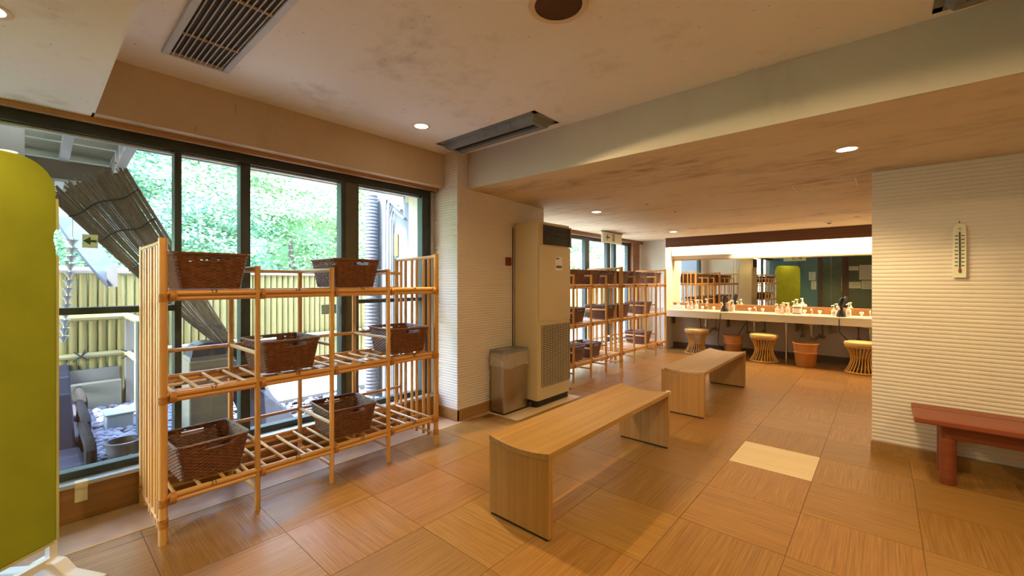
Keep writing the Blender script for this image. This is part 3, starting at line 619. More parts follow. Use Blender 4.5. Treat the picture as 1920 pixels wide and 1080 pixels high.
# ------------------------------------------------------------------ wicker baskets
def basket_mesh():
    """woven tapered basket, one continuous woven sheet with hand holes front and back"""
    NS = 54; NR = 21; H = .185
    cols = NS*2; rows = NR*2
    def per(t, hx, hy, r):       # point and outward normal on a rounded rectangle, t in 0..1
        L = [(2*(hy-r)), (math.pi/2*r), 2*(hx-r), math.pi/2*r]*2; tot = sum(L); d = t*tot; k = 0
        while d > L[k] and k < 7: d -= L[k]; k += 1
        cs = [(hx-r, hy-r), (-(hx-r), hy-r), (-(hx-r), -(hy-r)), (hx-r, -(hy-r))]
        if k == 0: return (hx, -(hy-r)+d), (1, 0)
        if k == 2: return ((hx-r)-d, hy), (0, 1)
        if k == 4: return (-hx, (hy-r)-d), (-1, 0)
        if k == 6: return (-(hx-r)+d, -hy), (0, -1)
        c = cs[(k-1)//2]; a = (k-1)//2*math.pi/2+d/r
        return (c[0]+r*math.cos(a), c[1]+r*math.sin(a)), (math.cos(a), math.sin(a))
    v = []; f = []
    for j in range(rows+1):
        q = j/rows; hx = .142+(.17-.142)*q; hy = .134+(.162-.134)*q
        for i in range(cols):
            (x, y), (nx, ny) = per(i/cols, hx, hy, .022)
            row = j//2; am = .0032
            d = am*(1 if (i//2+row) % 2 == 0 else -1)*(1 if i % 2 == 0 else .0)*(1 if j % 2 else .25)
            d += .0014 if j % 2 else -.0012
            v.append((x+nx*d, y+ny*d, .004+q*(H-.004)))
    hole = lambda i, j: (.80*rows <= j < .91*rows) and any(abs(i+.5-c) < cols*.042 for c in (cols*.125*.98, cols*.625*.98))
    rb = random.Random(3)
    for j in range(rows):
        for i in range(cols):
            if hole(i, j): continue
            if j % 2 == 0 and i % 2 == 1 and rb.random() < (.16 if j > rows*.72 else .02): continue
            f.append((j*cols+i, j*cols+(i+1) % cols, (j+1)*cols+(i+1) % cols, (j+1)*cols+i))
    n0 = len(v); f.append(tuple(range(cols-1, -1, -1)))
    m = MB(); m.add(v, f); return m, per, H
bk, per, BH = basket_mesh()
bsk0 = thing('wicker_basket', (0, 0, 0), 'x', 'basket', 'wicker baskets on the shelves')
ob_ = bk.build('woven_body', M['wicker'], bsk0, True)
sd = ob_.modifiers.new('thickness', 'SOLIDIFY'); sd.thickness = .004; sd.offset = -1
rm = MB(); pts = []
for i in range(73):
    (x, y), (nx, ny) = per((i % 72)/72, .172, .164, .024); pts.append((x, y, BH+.0015*(i % 2)))
rm.tube(pts, .0068, 6, False); rm.build('rim', M['wicker_rim'], bsk0, True)
for sx in (1, -1):
    MB().tube([(sx*.1655, -.045, BH*.79), (sx*.1655, .045, BH*.79)], .004, 6).build('grip_binding', M['wicker_rim'], ob_, True)
first = True
def put_basket(sh, bay, tier, label, dy=0, dx=0, rz=0):
    global first
    o = bsk0 if first else copy_tree(bsk0); first = False
    yb = (BAYS[bay]+BAYS[bay+1])/2
    o.location = (sh.location.x-.225+dx, sh.location.y+yb+dy, TIERS[tier]+.0005); o.rotation_euler.z = rz; o['label'] = label
    return o
put_basket(sh1, 0, 2, 'wicker basket on the top tier at the end beside the green screen, over number 13', .012, .02, R(-2))
put_basket(sh1, 2, 2, 'wicker basket on the top tier in front of the olive window mullion, over number 15', -.005, .02, R(1.5))
put_basket(sh1, 1, 1, 'wicker basket on the middle tier before the dark sheet, over number 18', -.012, .02, R(3))
put_basket(sh1, 3, 1, 'wicker basket on the middle tier next to the white ribbed pier, over number 20', .012, .02, R(-3))
put_basket(sh1, 0, 0, 'wicker basket on the bottom tier beside the window sill tape, over number 21', .012, .0, R(3))
put_basket(sh1, 2, 0, 'wicker basket on the bottom tier third bay, alone amid empty bays, over number 23', -.012, .005, R(-4))
FAR = [(sh2, 1, 2, 'wicker basket on top of the shelf beside the air conditioner, nearer the air conditioner'), (sh2, 2, 2, 'wicker basket second along the top of the air conditioner shelf'), (sh2, 3, 2, 'wicker basket at the mirror-side end of the air conditioner shelf top'),
       (sh2, 1, 1, 'wicker basket on the middle tier right beside the air conditioner'), (sh2, 3, 1, 'wicker basket on the middle tier where the two far shelves meet'), (sh2, 1, 0, 'wicker basket on the bottom tier tight beside the air conditioner'), (sh2, 2, 0, 'wicker basket second on the bottom tier from the air conditioner'),
       (sh3, 0, 2, 'wicker basket on top of the furthest shelf, at its end next to the other shelf'), (sh3, 1, 2, 'wicker basket second along the top of the furthest shelf'), (sh3, 3, 2, 'wicker basket on top of the furthest shelf nearest the mirror'),
       (sh3, 0, 1, 'wicker basket on the middle tier of the furthest shelf, at its near end'), (sh3, 2, 1, 'wicker basket on the middle tier of the furthest shelf towards the mirror'), (sh3, 2, 0, 'only wicker basket on the bottom tier of the furthest shelf')]
for sh, b_, t_, lab in FAR: put_basket(sh, b_, t_, lab, rnd.uniform(-.012, .012), .01, R(rnd.uniform(-3, 3)))

# ------------------------------------------------------------------ oak benches with hollowed seats
def make_bench(L):
    t = thing('oak_bench', (0, 0, 0), 'x', 'bench', 'oak benches in the middle of the floor')
    W_ = .40; H = .425; n = 14
    top = [(-W_/2+W_*i/n, H-.022*(1-((i-n/2)/(n/2))**2)) for i in range(n+1)]
    bot = [(x, z-.030) for x, z in reversed(top)]
    MB().prism(top+bot, 'Y', -L/2, L/2).build('seat', M['bench'], t, True, .0025)
    for s in (-1, 1):
        y0, y1 = (s*(L/2-.002), s*(L/2-.034))
        up = [(x, z-.0305) for x, z in top]; up[0] = (-W_/2+.002, up[0][1]); up[-1] = (W_/2-.002, up[-1][1])
        MB().prism(up+[(W_/2-.002, .012), (-W_/2+.002, .012)], 'Y', min(y0, y1), max(y0, y1)).build('side_panel', M['bench_side'], t, False, .002)
        MB().box(-W_/2+.015, W_/2-.015, min(y0, y1)+.004, max(y0, y1)-.004, 0, .012).build('foot_strip', M['steel_dark'], t)
        if s > 0: MB().box(W_/2-.03, W_/2+.003, s*(L/2-.004)-.006, s*(L/2-.004)+.008, H-.024, H+.002).build('corner_guard', M['pink'], t, False, .003)
    return t
bn1 = make_bench(1.53); bn2 = copy_tree(bn1)
bn1.location = (-1.397, 2.395, 0); bn2.location = (-1.412, 4.785, 0); bn2.rotation_euler.z = R(180)
bn1['label'] = 'oak bench with hollowed seat nearest the trash bin, in front of the cream floor tile'; bn2['label'] = 'oak bench with hollowed seat closer to the wash counter'

# ------------------------------------------------------------------ red bench by the ribbed wall
rb_ = thing('red_bench', (.9, 3.82, 0), 'red stained wooden bench with round legs against the ribbed wall', 'bench')
for y0, y1 in ((3.625, 3.885), (3.893, 4.035)): MB().box(.145, 1.75, y0, y1, .372, .41).build('seat_board', M['red'], rb_, False, .008)
MB().box(.27, 1.62, 3.70, 3.73, .285, .372).build('apron', M['red'], rb_, False, .004); MB().box(.27, 1.62, 3.985, 4.01, .285, .372).build('apron', M['red'], rb_, False, .004)
for x in (.30, 1.58):
    MB().lathe([(.036, 0), (.038, .02), (.038, .372)], 18, (x, 3.735, 0)).build('leg', M['red'], rb_, True)
    MB().lathe([(.030, 0), (.032, .02), (.032, .372)], 18, (x, 3.985, 0)).build('leg', M['red'], rb_, True)
    MB().box(x-.012, x+.012, 3.73, 3.99, .29, .35).build('cross_rail', M['red'], rb_)

# ------------------------------------------------------------------ air conditioner
ac = thing('floor_air_conditioner', (-2.69, 3.57, 0), 'tall cream floor-standing air conditioner with black louvres against the ribbed pier', 'air conditioner')
bx0, bx1, by0, by1 = -2.845, -2.548, 3.285, 3.862
pr = [(bx0, by0), (bx1-.03, by0), (bx1-.009, by0+.009), (bx1, by0+.03), (bx1, by1-.03), (bx1-.009, by1-.009), (bx1-.03, by1), (bx0, by1)]
MB().prism(pr, 'Z', .065, 1.842).build('cabinet', M['ac'], ac, True, .004)
MB().prism([(x*1+(.018 if x > -2.6 else 0)*-1, y) for x, y in pr], 'Z', 0, .065).build('plinth', M['ac_dark'], ac)
MB().box(bx1-.002, bx1+.0008, 3.345, 3.850, 1.615, 1.815).build('outlet_recess', M['ac_dark'], ac); orec = LAST[0]
for i in range(8):
    z = 1.632+i*.0232; MB().hexa([(bx1+.001, 3.35, z), (bx1+.016, 3.35, z-.006), (bx1+.016, 3.845, z-.006), (bx1+.001, 3.845, z), (bx1+.001, 3.35, z+.004), (bx1+.016, 3.35, z-.002), (bx1+.016, 3.845, z-.002), (bx1+.001, 3.845, z+.004)]).build('louvre_slat', M['ac_louver'], orec)
MB().box(bx1, bx1+.018, 3.338, 3.346, 1.605, 1.822).build('outlet_side', M['ac'], ac); MB().box(bx1, bx1+.018, 3.849, 3.857, 1.605, 1.822).build('outlet_side', M['ac'], ac)
MB().box(bx1-.001, bx1+.004, 3.30, 3.856, .835, 1.60).build('front_panel', M['ac'], ac, False, .004)
cv = [(bx1+.004, 3.30, .855), (bx1+.004, 3.42, .862), (bx1+.004, 3.52, .845), (bx1+.004, 3.62, .832), (bx1+.004, 3.72, .845), (bx1+.004, 3.80, .862), (bx1+.004, 3.856, .868)]
MB().tube(cv, .0035, 6).build('styling_line', M['ac_grille'], ac, True)
MB().box(bx1+.004, bx1+.007, 3.575, 3.70, 1.36, 1.50).build('control_panel', M['white'], ac, False, .002); cpan = LAST[0]
MB().box(bx1+.007, bx1+.0085, 3.59, 3.685, 1.385, 1.41).build('display', M['ac_louver'], cpan); MB().box(bx1+.007, bx1+.0085, 3.585, 3.64, 1.475, 1.49).build('button', M['ac_louver'], cpan)
MB().box(bx1-.001, bx1+.0006, 3.345, 3.85, .19, .815).build('intake_recess', M['ac_dark'], ac)
g = MB()
for i in range(34): z = .198+i*.0183; g.box(bx1+.0006, bx1+.006, 3.345, 3.85, z, z+.0085)
for i in range(11): y = 3.36+i*.0485; g.box(bx1+.0006, bx1+.007, y, y+.0035, .19, .815)
o = g.build('intake_grille', M['ac_grille'], ac); o['kind'] = 'stuff'
MB().box(bx1-.0005, bx1+.0025, 3.345, 3.85, .80, .825).build('grille_top', M['ac'], ac)
MB().tube([(-2.853, 3.262, 1.80), (-2.853, 3.262, .60), (-2.852, 3.262, .30)], .005, 6).build('cable', M['ac_louver'], ac)
MB().box(-2.70, -2.62, 3.262, 3.284, .01, .05).build('drain_cap', M['pipe'], ac)

# ------------------------------------------------------------------ trash bin
tb = thing('trash_bin', (-2.735, 3.075, 0), 'steel trash bin with a clear liner folded over its rim', 'bin')
bx = (-2.825, -2.648, 2.905, 3.252)
def rrect(x0, x1, y0, y1, r, n=4):
    o = []
    for cx, cy, a in ((x1-r, y1-r, 0), (x0+r, y1-r, 90), (x0+r, y0+r, 180), (x1-r, y0+r, 270)):
        o += [(cx+r*math.cos(R(a+90*i/n)), cy+r*math.sin(R(a+90*i/n))) for i in range(n+1)]
    return o
MB().prism(rrect(*bx, .012), 'Z', .014, .565).build('body', M['steel'], tb, True)
MB().prism(rrect(bx[0]-.003, bx[1]+.003, bx[2]-.003, bx[3]+.003, .014), 'Z', 0, .016).build('base', M['steel_dark'], tb)
MB().prism(rrect(bx[0]-.006, bx[1]+.006, bx[2]-.006, bx[3]+.006, .014), 'Z', .566, .592).build('lid', M['galv'], tb, False, .003); blid = LAST[0]
MB().box(-2.79, -2.69, 2.95, 3.20, .592, .5935).build('flap', M['steel'], blid)
v = []; f = []; ol = rrect(bx[0]-.005, bx[1]+.005, bx[2]-.005, bx[3]+.005, .016, 8); n = len(ol)
cx_, cy_ = (bx[0]+bx[1])/2, (bx[2]+bx[3])/2
fine = []
for i in range(n):
    a, b2 = ol[i], ol[(i+1) % n]; k = max(1, int(math.hypot(b2[0]-a[0], b2[1]-a[1])/.012))
    fine += [(a[0]+(b2[0]-a[0])*q/k, a[1]+(b2[1]-a[1])*q/k) for q in range(k)]
n = len(fine); NZ = 9
for j in range(NZ+1):
    for i, (x, y) in enumerate(fine):
        w = .004*(math.sin(i*1.3+j*.8)+.7*math.sin(i*.61-j*1.7)+.8)*(j/NZ)**.6
        L_ = math.hypot(x-cx_, y-cy_); v.append((x+(x-cx_)/L_*w, y+(y-cy_)/L_*w, .566-(.125+.010*math.sin(i*.23)+.012*math.sin(i*.071+1))*j/NZ))
for j in range(NZ):
    for i in range(n): f.append((j*n+i, j*n+(i+1) % n, (j+1)*n+(i+1) % n, (j+1)*n+i))
MB().add(v, f).build('liner', M['bag'], tb, True)

tag(MB().box(-2.8595, -2.852, 3.155, 3.245, 1.405, 1.492).build('wall_plate', M['red_plate'], bevel=.004), 'small dark red square plate on the ribbed pier beside the air conditioner', 'wall plate')

# ------------------------------------------------------------------ thermometer
th = thing('wall_thermometer', (.378, 4.04, 1.26), 'long white thermometer hanging on the ribbed wall above the red bench', 'thermometer')
MB().prism([(.347, 1.272), (.409, 1.272), (.409, 1.60), (.40, 1.622), (.378, 1.63), (.356, 1.622), (.347, 1.60)], 'Y', 4.030, 4.043).build('backboard', M['sign'], th, False, .002)
MB().tube([(.378, 4.027, 1.325), (.378, 4.027, 1.572)], .0035, 8).build('glass_tube', M['ac_louver'], th, True)
MB().lathe([(.002, -.014), (.007, -.006), (.007, .006), (.003, .016)], 10, (.378, 4.027, 1.318)).build('bulb', M['red'], th, True)
g = MB()
for i in range(9):
    z = 1.352+i*.0245
    for x0, x1 in ((.356, .370), (.386, .400)): g.box(x0, x1, 4.0285, 4.031, z-.003, z+.003)
o = g.build('scale_marks', M['ac_louver'], th); o['kind'] = 'stuff'
mobj('unit_mark', text_mesh('\u00b0C', .016), M['ink'], th, Matrix(((1, 0, 0, .378), (0, 0, -1, 4.0295), (0, 1, 0, 1.592), (0, 0, 0, 1))))
MB().tube([(.378, 4.035, 1.615), (.378, 4.041, 1.645)], .003, 6).build('hook', M['pipe'], th)

# ------------------------------------------------------------------ green screen
e0 = Vector((-2.663, .075, 0)); dr = Vector((math.sin(R(36.6)), -math.cos(R(36.6)), 0)); nn = Vector((-dr.y, dr.x, 0))
gs_ = thing('green_screen', tuple(e0+dr*.45), 'yellow green fabric screen panel on white feet before the first window', 'screen')
def scr(outline, thick, name, mat, smooth=False, bev=0):
    vs = [e0+dr*s+Vector((0, 0, z))-nn*thick/2 for s, z in outline]+[e0+dr*s+Vector((0, 0, z))+nn*thick/2 for s, z in outline]; n = len(outline)
    return MB().add(vs, [tuple(reversed(range(n))), tuple(range(n, 2*n))]+[(i, (i+1) % n, n+(i+1) % n, n+i) for i in range(n)]).build(name, mat, gs_, smooth, bev)
Ls = .98; zb, zt = .150, 1.752; r = .13
ol = [(.012, zb)]+[(.012, 1.36), (.011, 1.385), (.015, 1.40), (.021, 1.425), (.018, 1.455), (.010, 1.47), (.012, 1.49)]
ol += [(.012+r-r*math.cos(R(a)), zt-r+r*math.sin(R(a))) for a in range(0, 91, 10)]+[(Ls-r+r*math.sin(R(a)), zt-r+r*math.cos(R(a))) for a in range(0, 91, 10)]+[(Ls, zb)]
scr(ol, .030, 'fabric_panel', M['green'], False, .006)
scr([(.004, zb+.0), (.013, zb), (.013, 1.36), (.004, 1.36)], .034, 'edge_trim', M['green_edge']); scr([(.004, 1.47), (.013, 1.47), (.014, 1.60), (.006, 1.60)], .034, 'edge_trim', M['green_edge'])
scr([(.02, zb-.012), (Ls-.02, zb-.012), (Ls-.02, zb), (.02, zb)], .028, 'bottom_hem', M['green_edge'])
scr([(.004, .03), (.034, .03), (.034, 1.30), (.004, 1.30)], .022, 'pole', M['white']); scr([(Ls-.034, .03), (Ls-.004, .03), (Ls-.004, 1.30), (Ls-.034, 1.30)], .022, 'pole', M['white'])
scr([(.02, .055), (Ls-.02, .055), (Ls-.02, .085), (.02, .085)], .026, 'lower_bar', M['white'])
for s0 in (.0, Ls-.05):
    vs = []; 
    prof = [(-.24, 0), (.24, 0), (.24, .012), (.10, .030), (.05, .075), (-.05, .075), (-.10, .030), (-.24, .012)]
    vs = [e0+dr*s0+nn*u+Vector((0, 0, z)) for u, z in prof]+[e0+dr*(s0+.05)+nn*u+Vector((0, 0, z)) for u, z in prof]; n = len(prof)
    MB().add(vs, [tuple(range(n)), tuple(range(2*n-1, n-1, -1))]+[(i, (i+1) % n, n+(i+1) % n, n+i) for i in range(n)]).build('foot', M['white'], gs_, False, .006)

# ------------------------------------------------------------------ wash counter
CY0 = 7.56; CZ = .735
ct = thing('wash_counter', (-.2, 7.8, .6), 'long cream wash counter under the wide mirror', 'counter')
MB().box(-3.0, 2.4, CY0, 8.092, CZ-.022, CZ).build('worktop', M['counter'], ct, False, .004)
MB().box(-3.0, 2.4, CY0+.004, CY0+.03, .617, CZ-.022).build('fascia', M['counter'], ct, False, .002)
for x in (-1.105, .9): MB().tube([(x, 7.575, 0), (x, 7.575, .617)], .016, 10).build('leg', M['chrome'], ct, True)
for x in (-3.0, -2.05, -1.05, -.62, .5): MB().box(x, x+.03, 7.98, 8.09, .45, CZ-.022).build('bracket', M['pipe'], ct)
SX = (-2.345, -1.59, -.825, -.14)
for i, x in enumerate(SX):
    MB().lathe([(.06, -.13), (.14, -.10), (.19, -.04), (.20, 0)], 20, (x, 7.83, CZ-.022), True, False, 1.05, .8).build('basin', M['counter'], ct, True)
    MB().lathe([(.18, .0), (.205, .002), (.205, .006), (.18, .008), (.14, .002), (.10, -.0)], 24, (x, 7.80, CZ), False, True, 1.05, .72).build('basin_rim', M['white'], ct, True)
ends = struct(MB().box(-3.045, -3.005, 7.70, 8.1, .0, 2.036).build('trim_2', M['wall']))
va = thing('valance', (-.2, 7.73, 1.86), 'dark brown wooden light valance above the wide mirror', 'valance')
MB().box(-3.004, 2.5, 7.70, 7.73, 1.865, 2.036).build('board', M['valance'], va); 
for i, (x0, x1) in enumerate(((-2.95, -1.75), (-1.70, -.5), (-.45, .75), (.8, 2.0))):
    tl_ = thing('tube_lamp', ((x0+x1)/2, 7.86, 1.93), ['warm tube lamp behind the valance nearest the shelves', 'warm tube lamp behind the valance over the first stools', 'warm tube lamp behind the valance over the orange tub', 'warm tube lamp behind the valance past the ribbed wall'][i], 'lamp', 'tube lamps behind the valance')
    MB().tube([(x0, 7.86, 1.96), (x1, 7.86, 1.96)], .014, 10).build('tube', M['tube'], tl_, True)
    MB().box(x0-.03, x1+.03, 7.83, 7.89, 1.985, 2.034).build('fitting', M['white'], tl_)
    l = bpy.data.lights.new('tube_light', 'AREA'); l.shape = 'RECTANGLE'; l.size = x1-x0; l.size_y = .05; l.energy = 13; l.color = (1, .76, .48)
    o = bpy.data.objects.new('tube_light', l); COL.objects.link(o); o.location = ((x0+x1)/2, 7.86, 1.935)
bx_ = tag(MB().box(-2.98, -1.98, 7.95, 8.09, 1.72, 1.862).build('wall_box', M['wall']), 'plain white boxed-in panel on the wall above the mirror end', 'wall box')

mi = thing('wide_mirror', (-1.0, 8.09, .83), 'very wide wall mirror in a thin wooden frame above the wash counter', 'mirror')
for x0, x1 in ((-3.03, -1.962), (-1.958, -.60), (-.596, .8), (.804, 2.2)): MB().box(x0, x1, 8.082, 8.09, .845, 1.635).build('mirror_pane', M['mirror'], mi)
MB().box(-3.05, 2.22, 8.07, 8.093, 1.634, 1.652).build('frame_rail', M['trim_wood'], mi); MB().box(-3.05, 2.22, 8.07, 8.093, .826, .846).build('frame_rail', M['trim_wood'], mi)
for x in (-3.05, 2.20): MB().box(x, x+.022, 8.07, 8.093, .846, 1.634).build('frame_stile', M['trim_wood'], mi)

# things on the counter
fa0 = thing('faucet', (0, 0, 0), 'x', 'faucet', 'faucets on the wash counter')
MB().tube([(0, .05, 0), (0, .05, .07), (0, .02, .095), (0, -.05, .085), (0, -.06, .07)], .011, 10).build('spout', M['chrome'], fa0, True)
for s in (-1, 1):
    k = MB(); k.lathe([(.014, 0), (.014, .03), (.024, .034), (.026, .06), (.02, .066)], 12, (s*.095, .05, 0)); k.build('knob', M['white'], fa0, True)
for i, x in enumerate(SX):
    o = fa0 if i == 0 else copy_tree(fa0); o.location = (x, 7.92, CZ)
    o['label'] = ['faucet with two clear knobs nearest the rattan shelves', 'faucet with two clear knobs between the first dryer and three white bottles', 'faucet with two clear knobs just past the big pump dispenser', 'faucet with a clear knob half hidden by the ribbed wall'][i]
def bottle(x, y, h, r, mat, label, group, pump=True, oval=.75):
    t = thing('pump_bottle', (x, y, CZ), label, 'bottle', group)
    hb = h*.62
    MB().lathe([(r*.92, 0), (r, .006), (r, hb*.82), (r*.8, hb*.95), (r*.36, hb)], 16, (x, y, CZ), True, True, 1, oval).build('body', mat, t, True)
    MB().lathe([(r*.36, hb), (r*.40, hb+.003), (r*.40, hb+.022), (r*.16, hb+.026), (r*.16, h-.012)], 12, (x, y, CZ)).build('collar', M['white'], t, True); bcol = LAST[0]
    MB().tube([(x+.012, y, CZ+h-.008), (x-.008, y, CZ+h-.004), (x-.03, y-.012, CZ+h-.012)] if pump else [(x, y, CZ+h-.014), (x, y, CZ+h-.004), (x, y, CZ+h)], .008 if pump else r*.38, 8).build('pump_head', M['white'], bcol, True)
    MB().box(x-r*.55, x+r*.55, y-r*oval-.002, y-r*oval*.75, CZ+hb*.25, CZ+hb*.62).build('print_panel', M['pink'] if mat is M['white'] else M['white'], t)
    return t
gl = 'small pump bottles on the wash counter'
for x, y, h, m_, lab in ((-2.63, 7.80, .155, 'white', 'white pump bottle first of three nearest the shelves'), (-2.565, 7.80, .15, 'pink', 'pale pink bottle in the trio nearest the shelves'), (-2.485, 7.79, .175, 'white', 'taller white pump bottle in the trio nearest the shelves'),
                         (-2.07, 7.86, .15, 'white', 'white pump bottle partly behind the first hair dryer'), (-1.955, 7.80, .15, 'pink', 'pale pink bottle just past the first hair dryer'), (-1.90, 7.80, .19, 'white', 'tall white pump bottle just past the first hair dryer'),
                         (-1.255, 7.78, .155, 'white', 'white pump bottle first in the trio before the big dispenser'), (-1.19, 7.78, .15, 'pink', 'pale pink bottle in the trio before the big dispenser'), (-1.115, 7.78, .18, 'white', 'taller white pump bottle in the trio before the big dispenser'),
                         (-.545, 7.78, .16, 'white', 'white pump bottle on the near side of the second hair dryer'), (-.49, 7.85, .15, 'pink', 'pale pink bottle hidden behind the second hair dryer'), (-.375, 7.80, .185, 'white', 'tall white pump bottle past the second hair dryer')):
    bottle(x, y, h, .030, M[m_], lab, gl)
bd = bottle(-.995, 7.80, .235, .062, M['white'], 'big white pump dispenser with a dark label edge on the wash counter', None, True, .6)
MB().box(-1.05, -.94, 7.758, 7.763, CZ+.10, CZ+.112).build('label_stripe', M['ink'], bd); MB().box(-1.05, -.94, 7.758, 7.763, CZ+.015, CZ+.022).build('label_stripe', M['ink'], bd)
tbx = thing('tissue_box', (-2.86, 7.85, CZ), 'white tissue box at the shelf end of the wash counter', 'box')
MB().box(-2.93, -2.72, 7.79, 7.90, CZ, CZ+.075).build('carton', M['white'], tbx, False, .004); MB().add([(-2.86, 7.845, CZ+.075), (-2.79, 7.845, CZ+.075), (-2.80, 7.85, CZ+.115), (-2.85, 7.84, CZ+.12), (-2.86, 7.855, CZ+.075), (-2.79, 7.855, CZ+.075), (-2.80, 7.858, CZ+.113), (-2.85, 7.85, CZ+.118)], [(0, 1, 2, 3), (7, 6, 5, 4), (0, 4, 5, 1), (1, 5, 6, 2), (2, 6, 7, 3), (3, 7, 4, 0)]).build('tissue', M['white'], tbx)
def dryer(x, y, cord, label):
    t = thing('hair_dryer', (x, y, CZ), label, 'hair dryer', 'black hair dryers on the wash counter')
    MB().lathe([(.055, 0), (.058, .01), (.05, .05), (.034, .085), (.03, .10)], 16, (x, y, CZ)).build('stand', M['black'], t, True)
    MB().tube([(x+.01, y, CZ+.09), (x, y, CZ+.15), (x-.006, y, CZ+.20)], [.02, .019, .024], 10).build('handle', M['black'], t, True)
    MB().tube([(x-.004, y+.01, CZ+.15), (x, y, CZ+.185), (x+.012, y-.01, CZ+.235), (x+.022, y-.015, CZ+.275)], [.026, .036, .034, .024], 14).build('barrel', M['black'], t, True)
    MB().tube(cord, .006, 6).build('cord', M['black'], t, True)
dryer(-2.02, 7.74, [(-2.02, 7.69, CZ+.02), (-2.03, 7.585, CZ+.01), (-2.03, 7.552, CZ-.05), (-2.05, 7.56, .45), (-2.08, 7.6, .22), (-2.03, 7.7, .08), (-1.95, 7.85, .02), (-1.9, 7.95, .25), (-1.75, 8.02, .55)], 'black hair dryer on its stand nearer the rattan shelves')
dryer(-.455, 7.70, [(-.455, 7.65, CZ+.02), (-.47, 7.585, CZ+.01), (-.47, 7.552, CZ-.06), (-.46, 7.555, .52), (-.36, 7.6, .40), (-.2, 7.75, .30), (.0, 7.95, .30)], 'black hair dryer on its stand nearer the ribbed wall')
# plumbing under the counter
pp0 = thing('sink_plumbing', (0, 0, 0), 'x', 'plumbing', 'pipes under the wash basins')
MB().tube([(0, 7.86, .59), (0, 7.86, .42), (.015, 7.86, .37), (.05, 7.86, .36), (.08, 7.90, .40), (.09, 8.08, .42)], .02, 10).build('trap', M['chrome'], pp0, True)
for s in (-1, 1):
    MB().tube([(s*.13, 7.95, .60), (s*.13, 7.98, .45), (s*.13, 8.0, .40)], .009, 8).build('supply_hose', M['pipe'], pp0, True)
    v_ = MB(); v_.lathe([(.026, 0), (.03, .015), (.026, .04)], 10, (s*.13, 8.0, .37)); v_.build('stop_valve', M['pipe'], pp0, True); sval = LAST[0]
    MB().tube([(s*.13, 8.0, .39), (s*.13, 8.085, .39)], .012, 8).build('valve_stub', M['pipe'], sval, True)
for i, x in enumerate(SX):
    o = pp0 if i == 0 else copy_tree(pp0); o.location = (x, 0, 0)
    o['label'] = ['drain trap and two stop valves behind the stool nearest the shelves', 'drain trap and two stop valves behind the middle stool', 'drain trap and two stop valves above the orange tub by the chrome leg', 'drain trap and stop valves behind the stool by the ribbed wall'][i]

# rattan stools
st0 = thing('cane_stool', (0, 0, 0), 'x', 'stool', 'hourglass cane stools under the wash counter')
MB().lathe([(.165, .37), (.195, .378), (.20, .40), (.192, .418), (.15, .43), (.05, .434)], 28).build('cushion', M['cushion'], st0, True)
MB().lathe([(.175, .355), (.185, .352), (.19, .362), (.185, .373), (.172, .37)], 28, cap0=False, cap1=False).build('upper_hoop', M['cane'], st0, True)
k = MB(); pts = [(.185*math.cos(2*math.pi*i/28), .185*math.sin(2*math.pi*i/28), .013) for i in range(29)]; k.tube(pts, .012, 8, False); k.build('base_hoop', M['cane'], st0, True)
k = MB(); pts = [(.118*math.cos(2*math.pi*i/24), .118*math.sin(2*math.pi*i/24), .225) for i in range(25)]; k.tube(pts, .007, 6, False); k.build('waist_hoop', M['cane'], st0, True)
for i in range(26):
    a = 2*math.pi*i/26; pts = []
    for q in range(7):
        z = .018+.345*q/6; w = (q-3)/3; rr = .118+.064*abs(w)**1.6; aa = a+.12*w; pts.append((rr*math.cos(aa), rr*math.sin(aa), z))
    MB().tube(pts, .0072, 6).build('cane', M['cane'], st0, True)
for i, (x, y, lab) in enumerate(((-2.43, 7.62, 'hourglass cane stool with yellow cushion nearest the rattan shelves'), (-1.40, 7.56, 'hourglass cane stool with yellow cushion between the two orange tubs'), (-.215, 7.46, 'hourglass cane stool with yellow cushion half hidden by the ribbed wall'))):
    o = st0 if i == 0 else copy_tree(st0); o.location = (x, y, 0); o.rotation_euler.z = i*.7; o['label'] = lab
# tubs
def tub(x, y, label):
    t = thing('waste_tub', (x, y, 0), label, 'tub', 'orange waste tubs under the wash counter')
    MB().lathe([(.112, 0), (.122, .012), (.140, .19), (.150, .20), (.150, .215), (.143, .22), (.156, .33), (.150, .332), (.136, .215), (.110, .02)], 28, (x, y, 0), True, True).build('body', M['tub'], t, True)
    MB().lathe([(.152, .325), (.163, .33), (.163, .342), (.150, .344)], 28, (x, y, 0), False, False).build('rim', M['tub'], t, True)
tub(-1.90, 7.80, 'orange brown waste tub behind the far oak bench'); tub(-.855, 7.50, 'orange brown waste tub between the chrome leg and the last stool')

# ------------------------------------------------------------------ ceiling fittings
def dl(x, y, z, label, r=.05, lit=True):
    t = thing('downlight', (x, y, z), label, 'downlight', 'recessed downlights')
    MB().lathe([(r, -.002), (r+.014, -.003), (r+.016, .001), (r, .002)], 24, (x, y, z), False, False).build('ring', M['ring'], t, True)
    MB().lathe([(r, -.001), (r, .0015)], 24, (x, y, z)).build('lens', M['lamp'] if lit else M['speaker'], t)
dl(-2.61, 1.94, 2.4145, 'lit downlight in the upper ceiling above the near rattan shelf'); dl(-.17, 3.35, 2.0695, 'lit downlight under the low ceiling before the ribbed wall', .052)
dl(-2.48, 4.30, 2.0455, 'lit downlight under the low ceiling just past the air conditioner'); dl(-2.53, 6.80, 2.0385, 'lit downlight under the low ceiling near the valance')
dl(-2.13, -.10, 2.1115, 'lit downlight under the soffit above the green screen'); dl(-1.84, 4.21, 2.0460, 'small unlit dark downlight past the beam, nearest the air conditioner', .02, False); dl(-1.79, 4.87, 2.0440, 'small unlit dark downlight over the far oak bench', .026, False)
dl(-.245, 6.72, 2.0385, 'small unlit dark downlight near the end of the valance', .028, False)
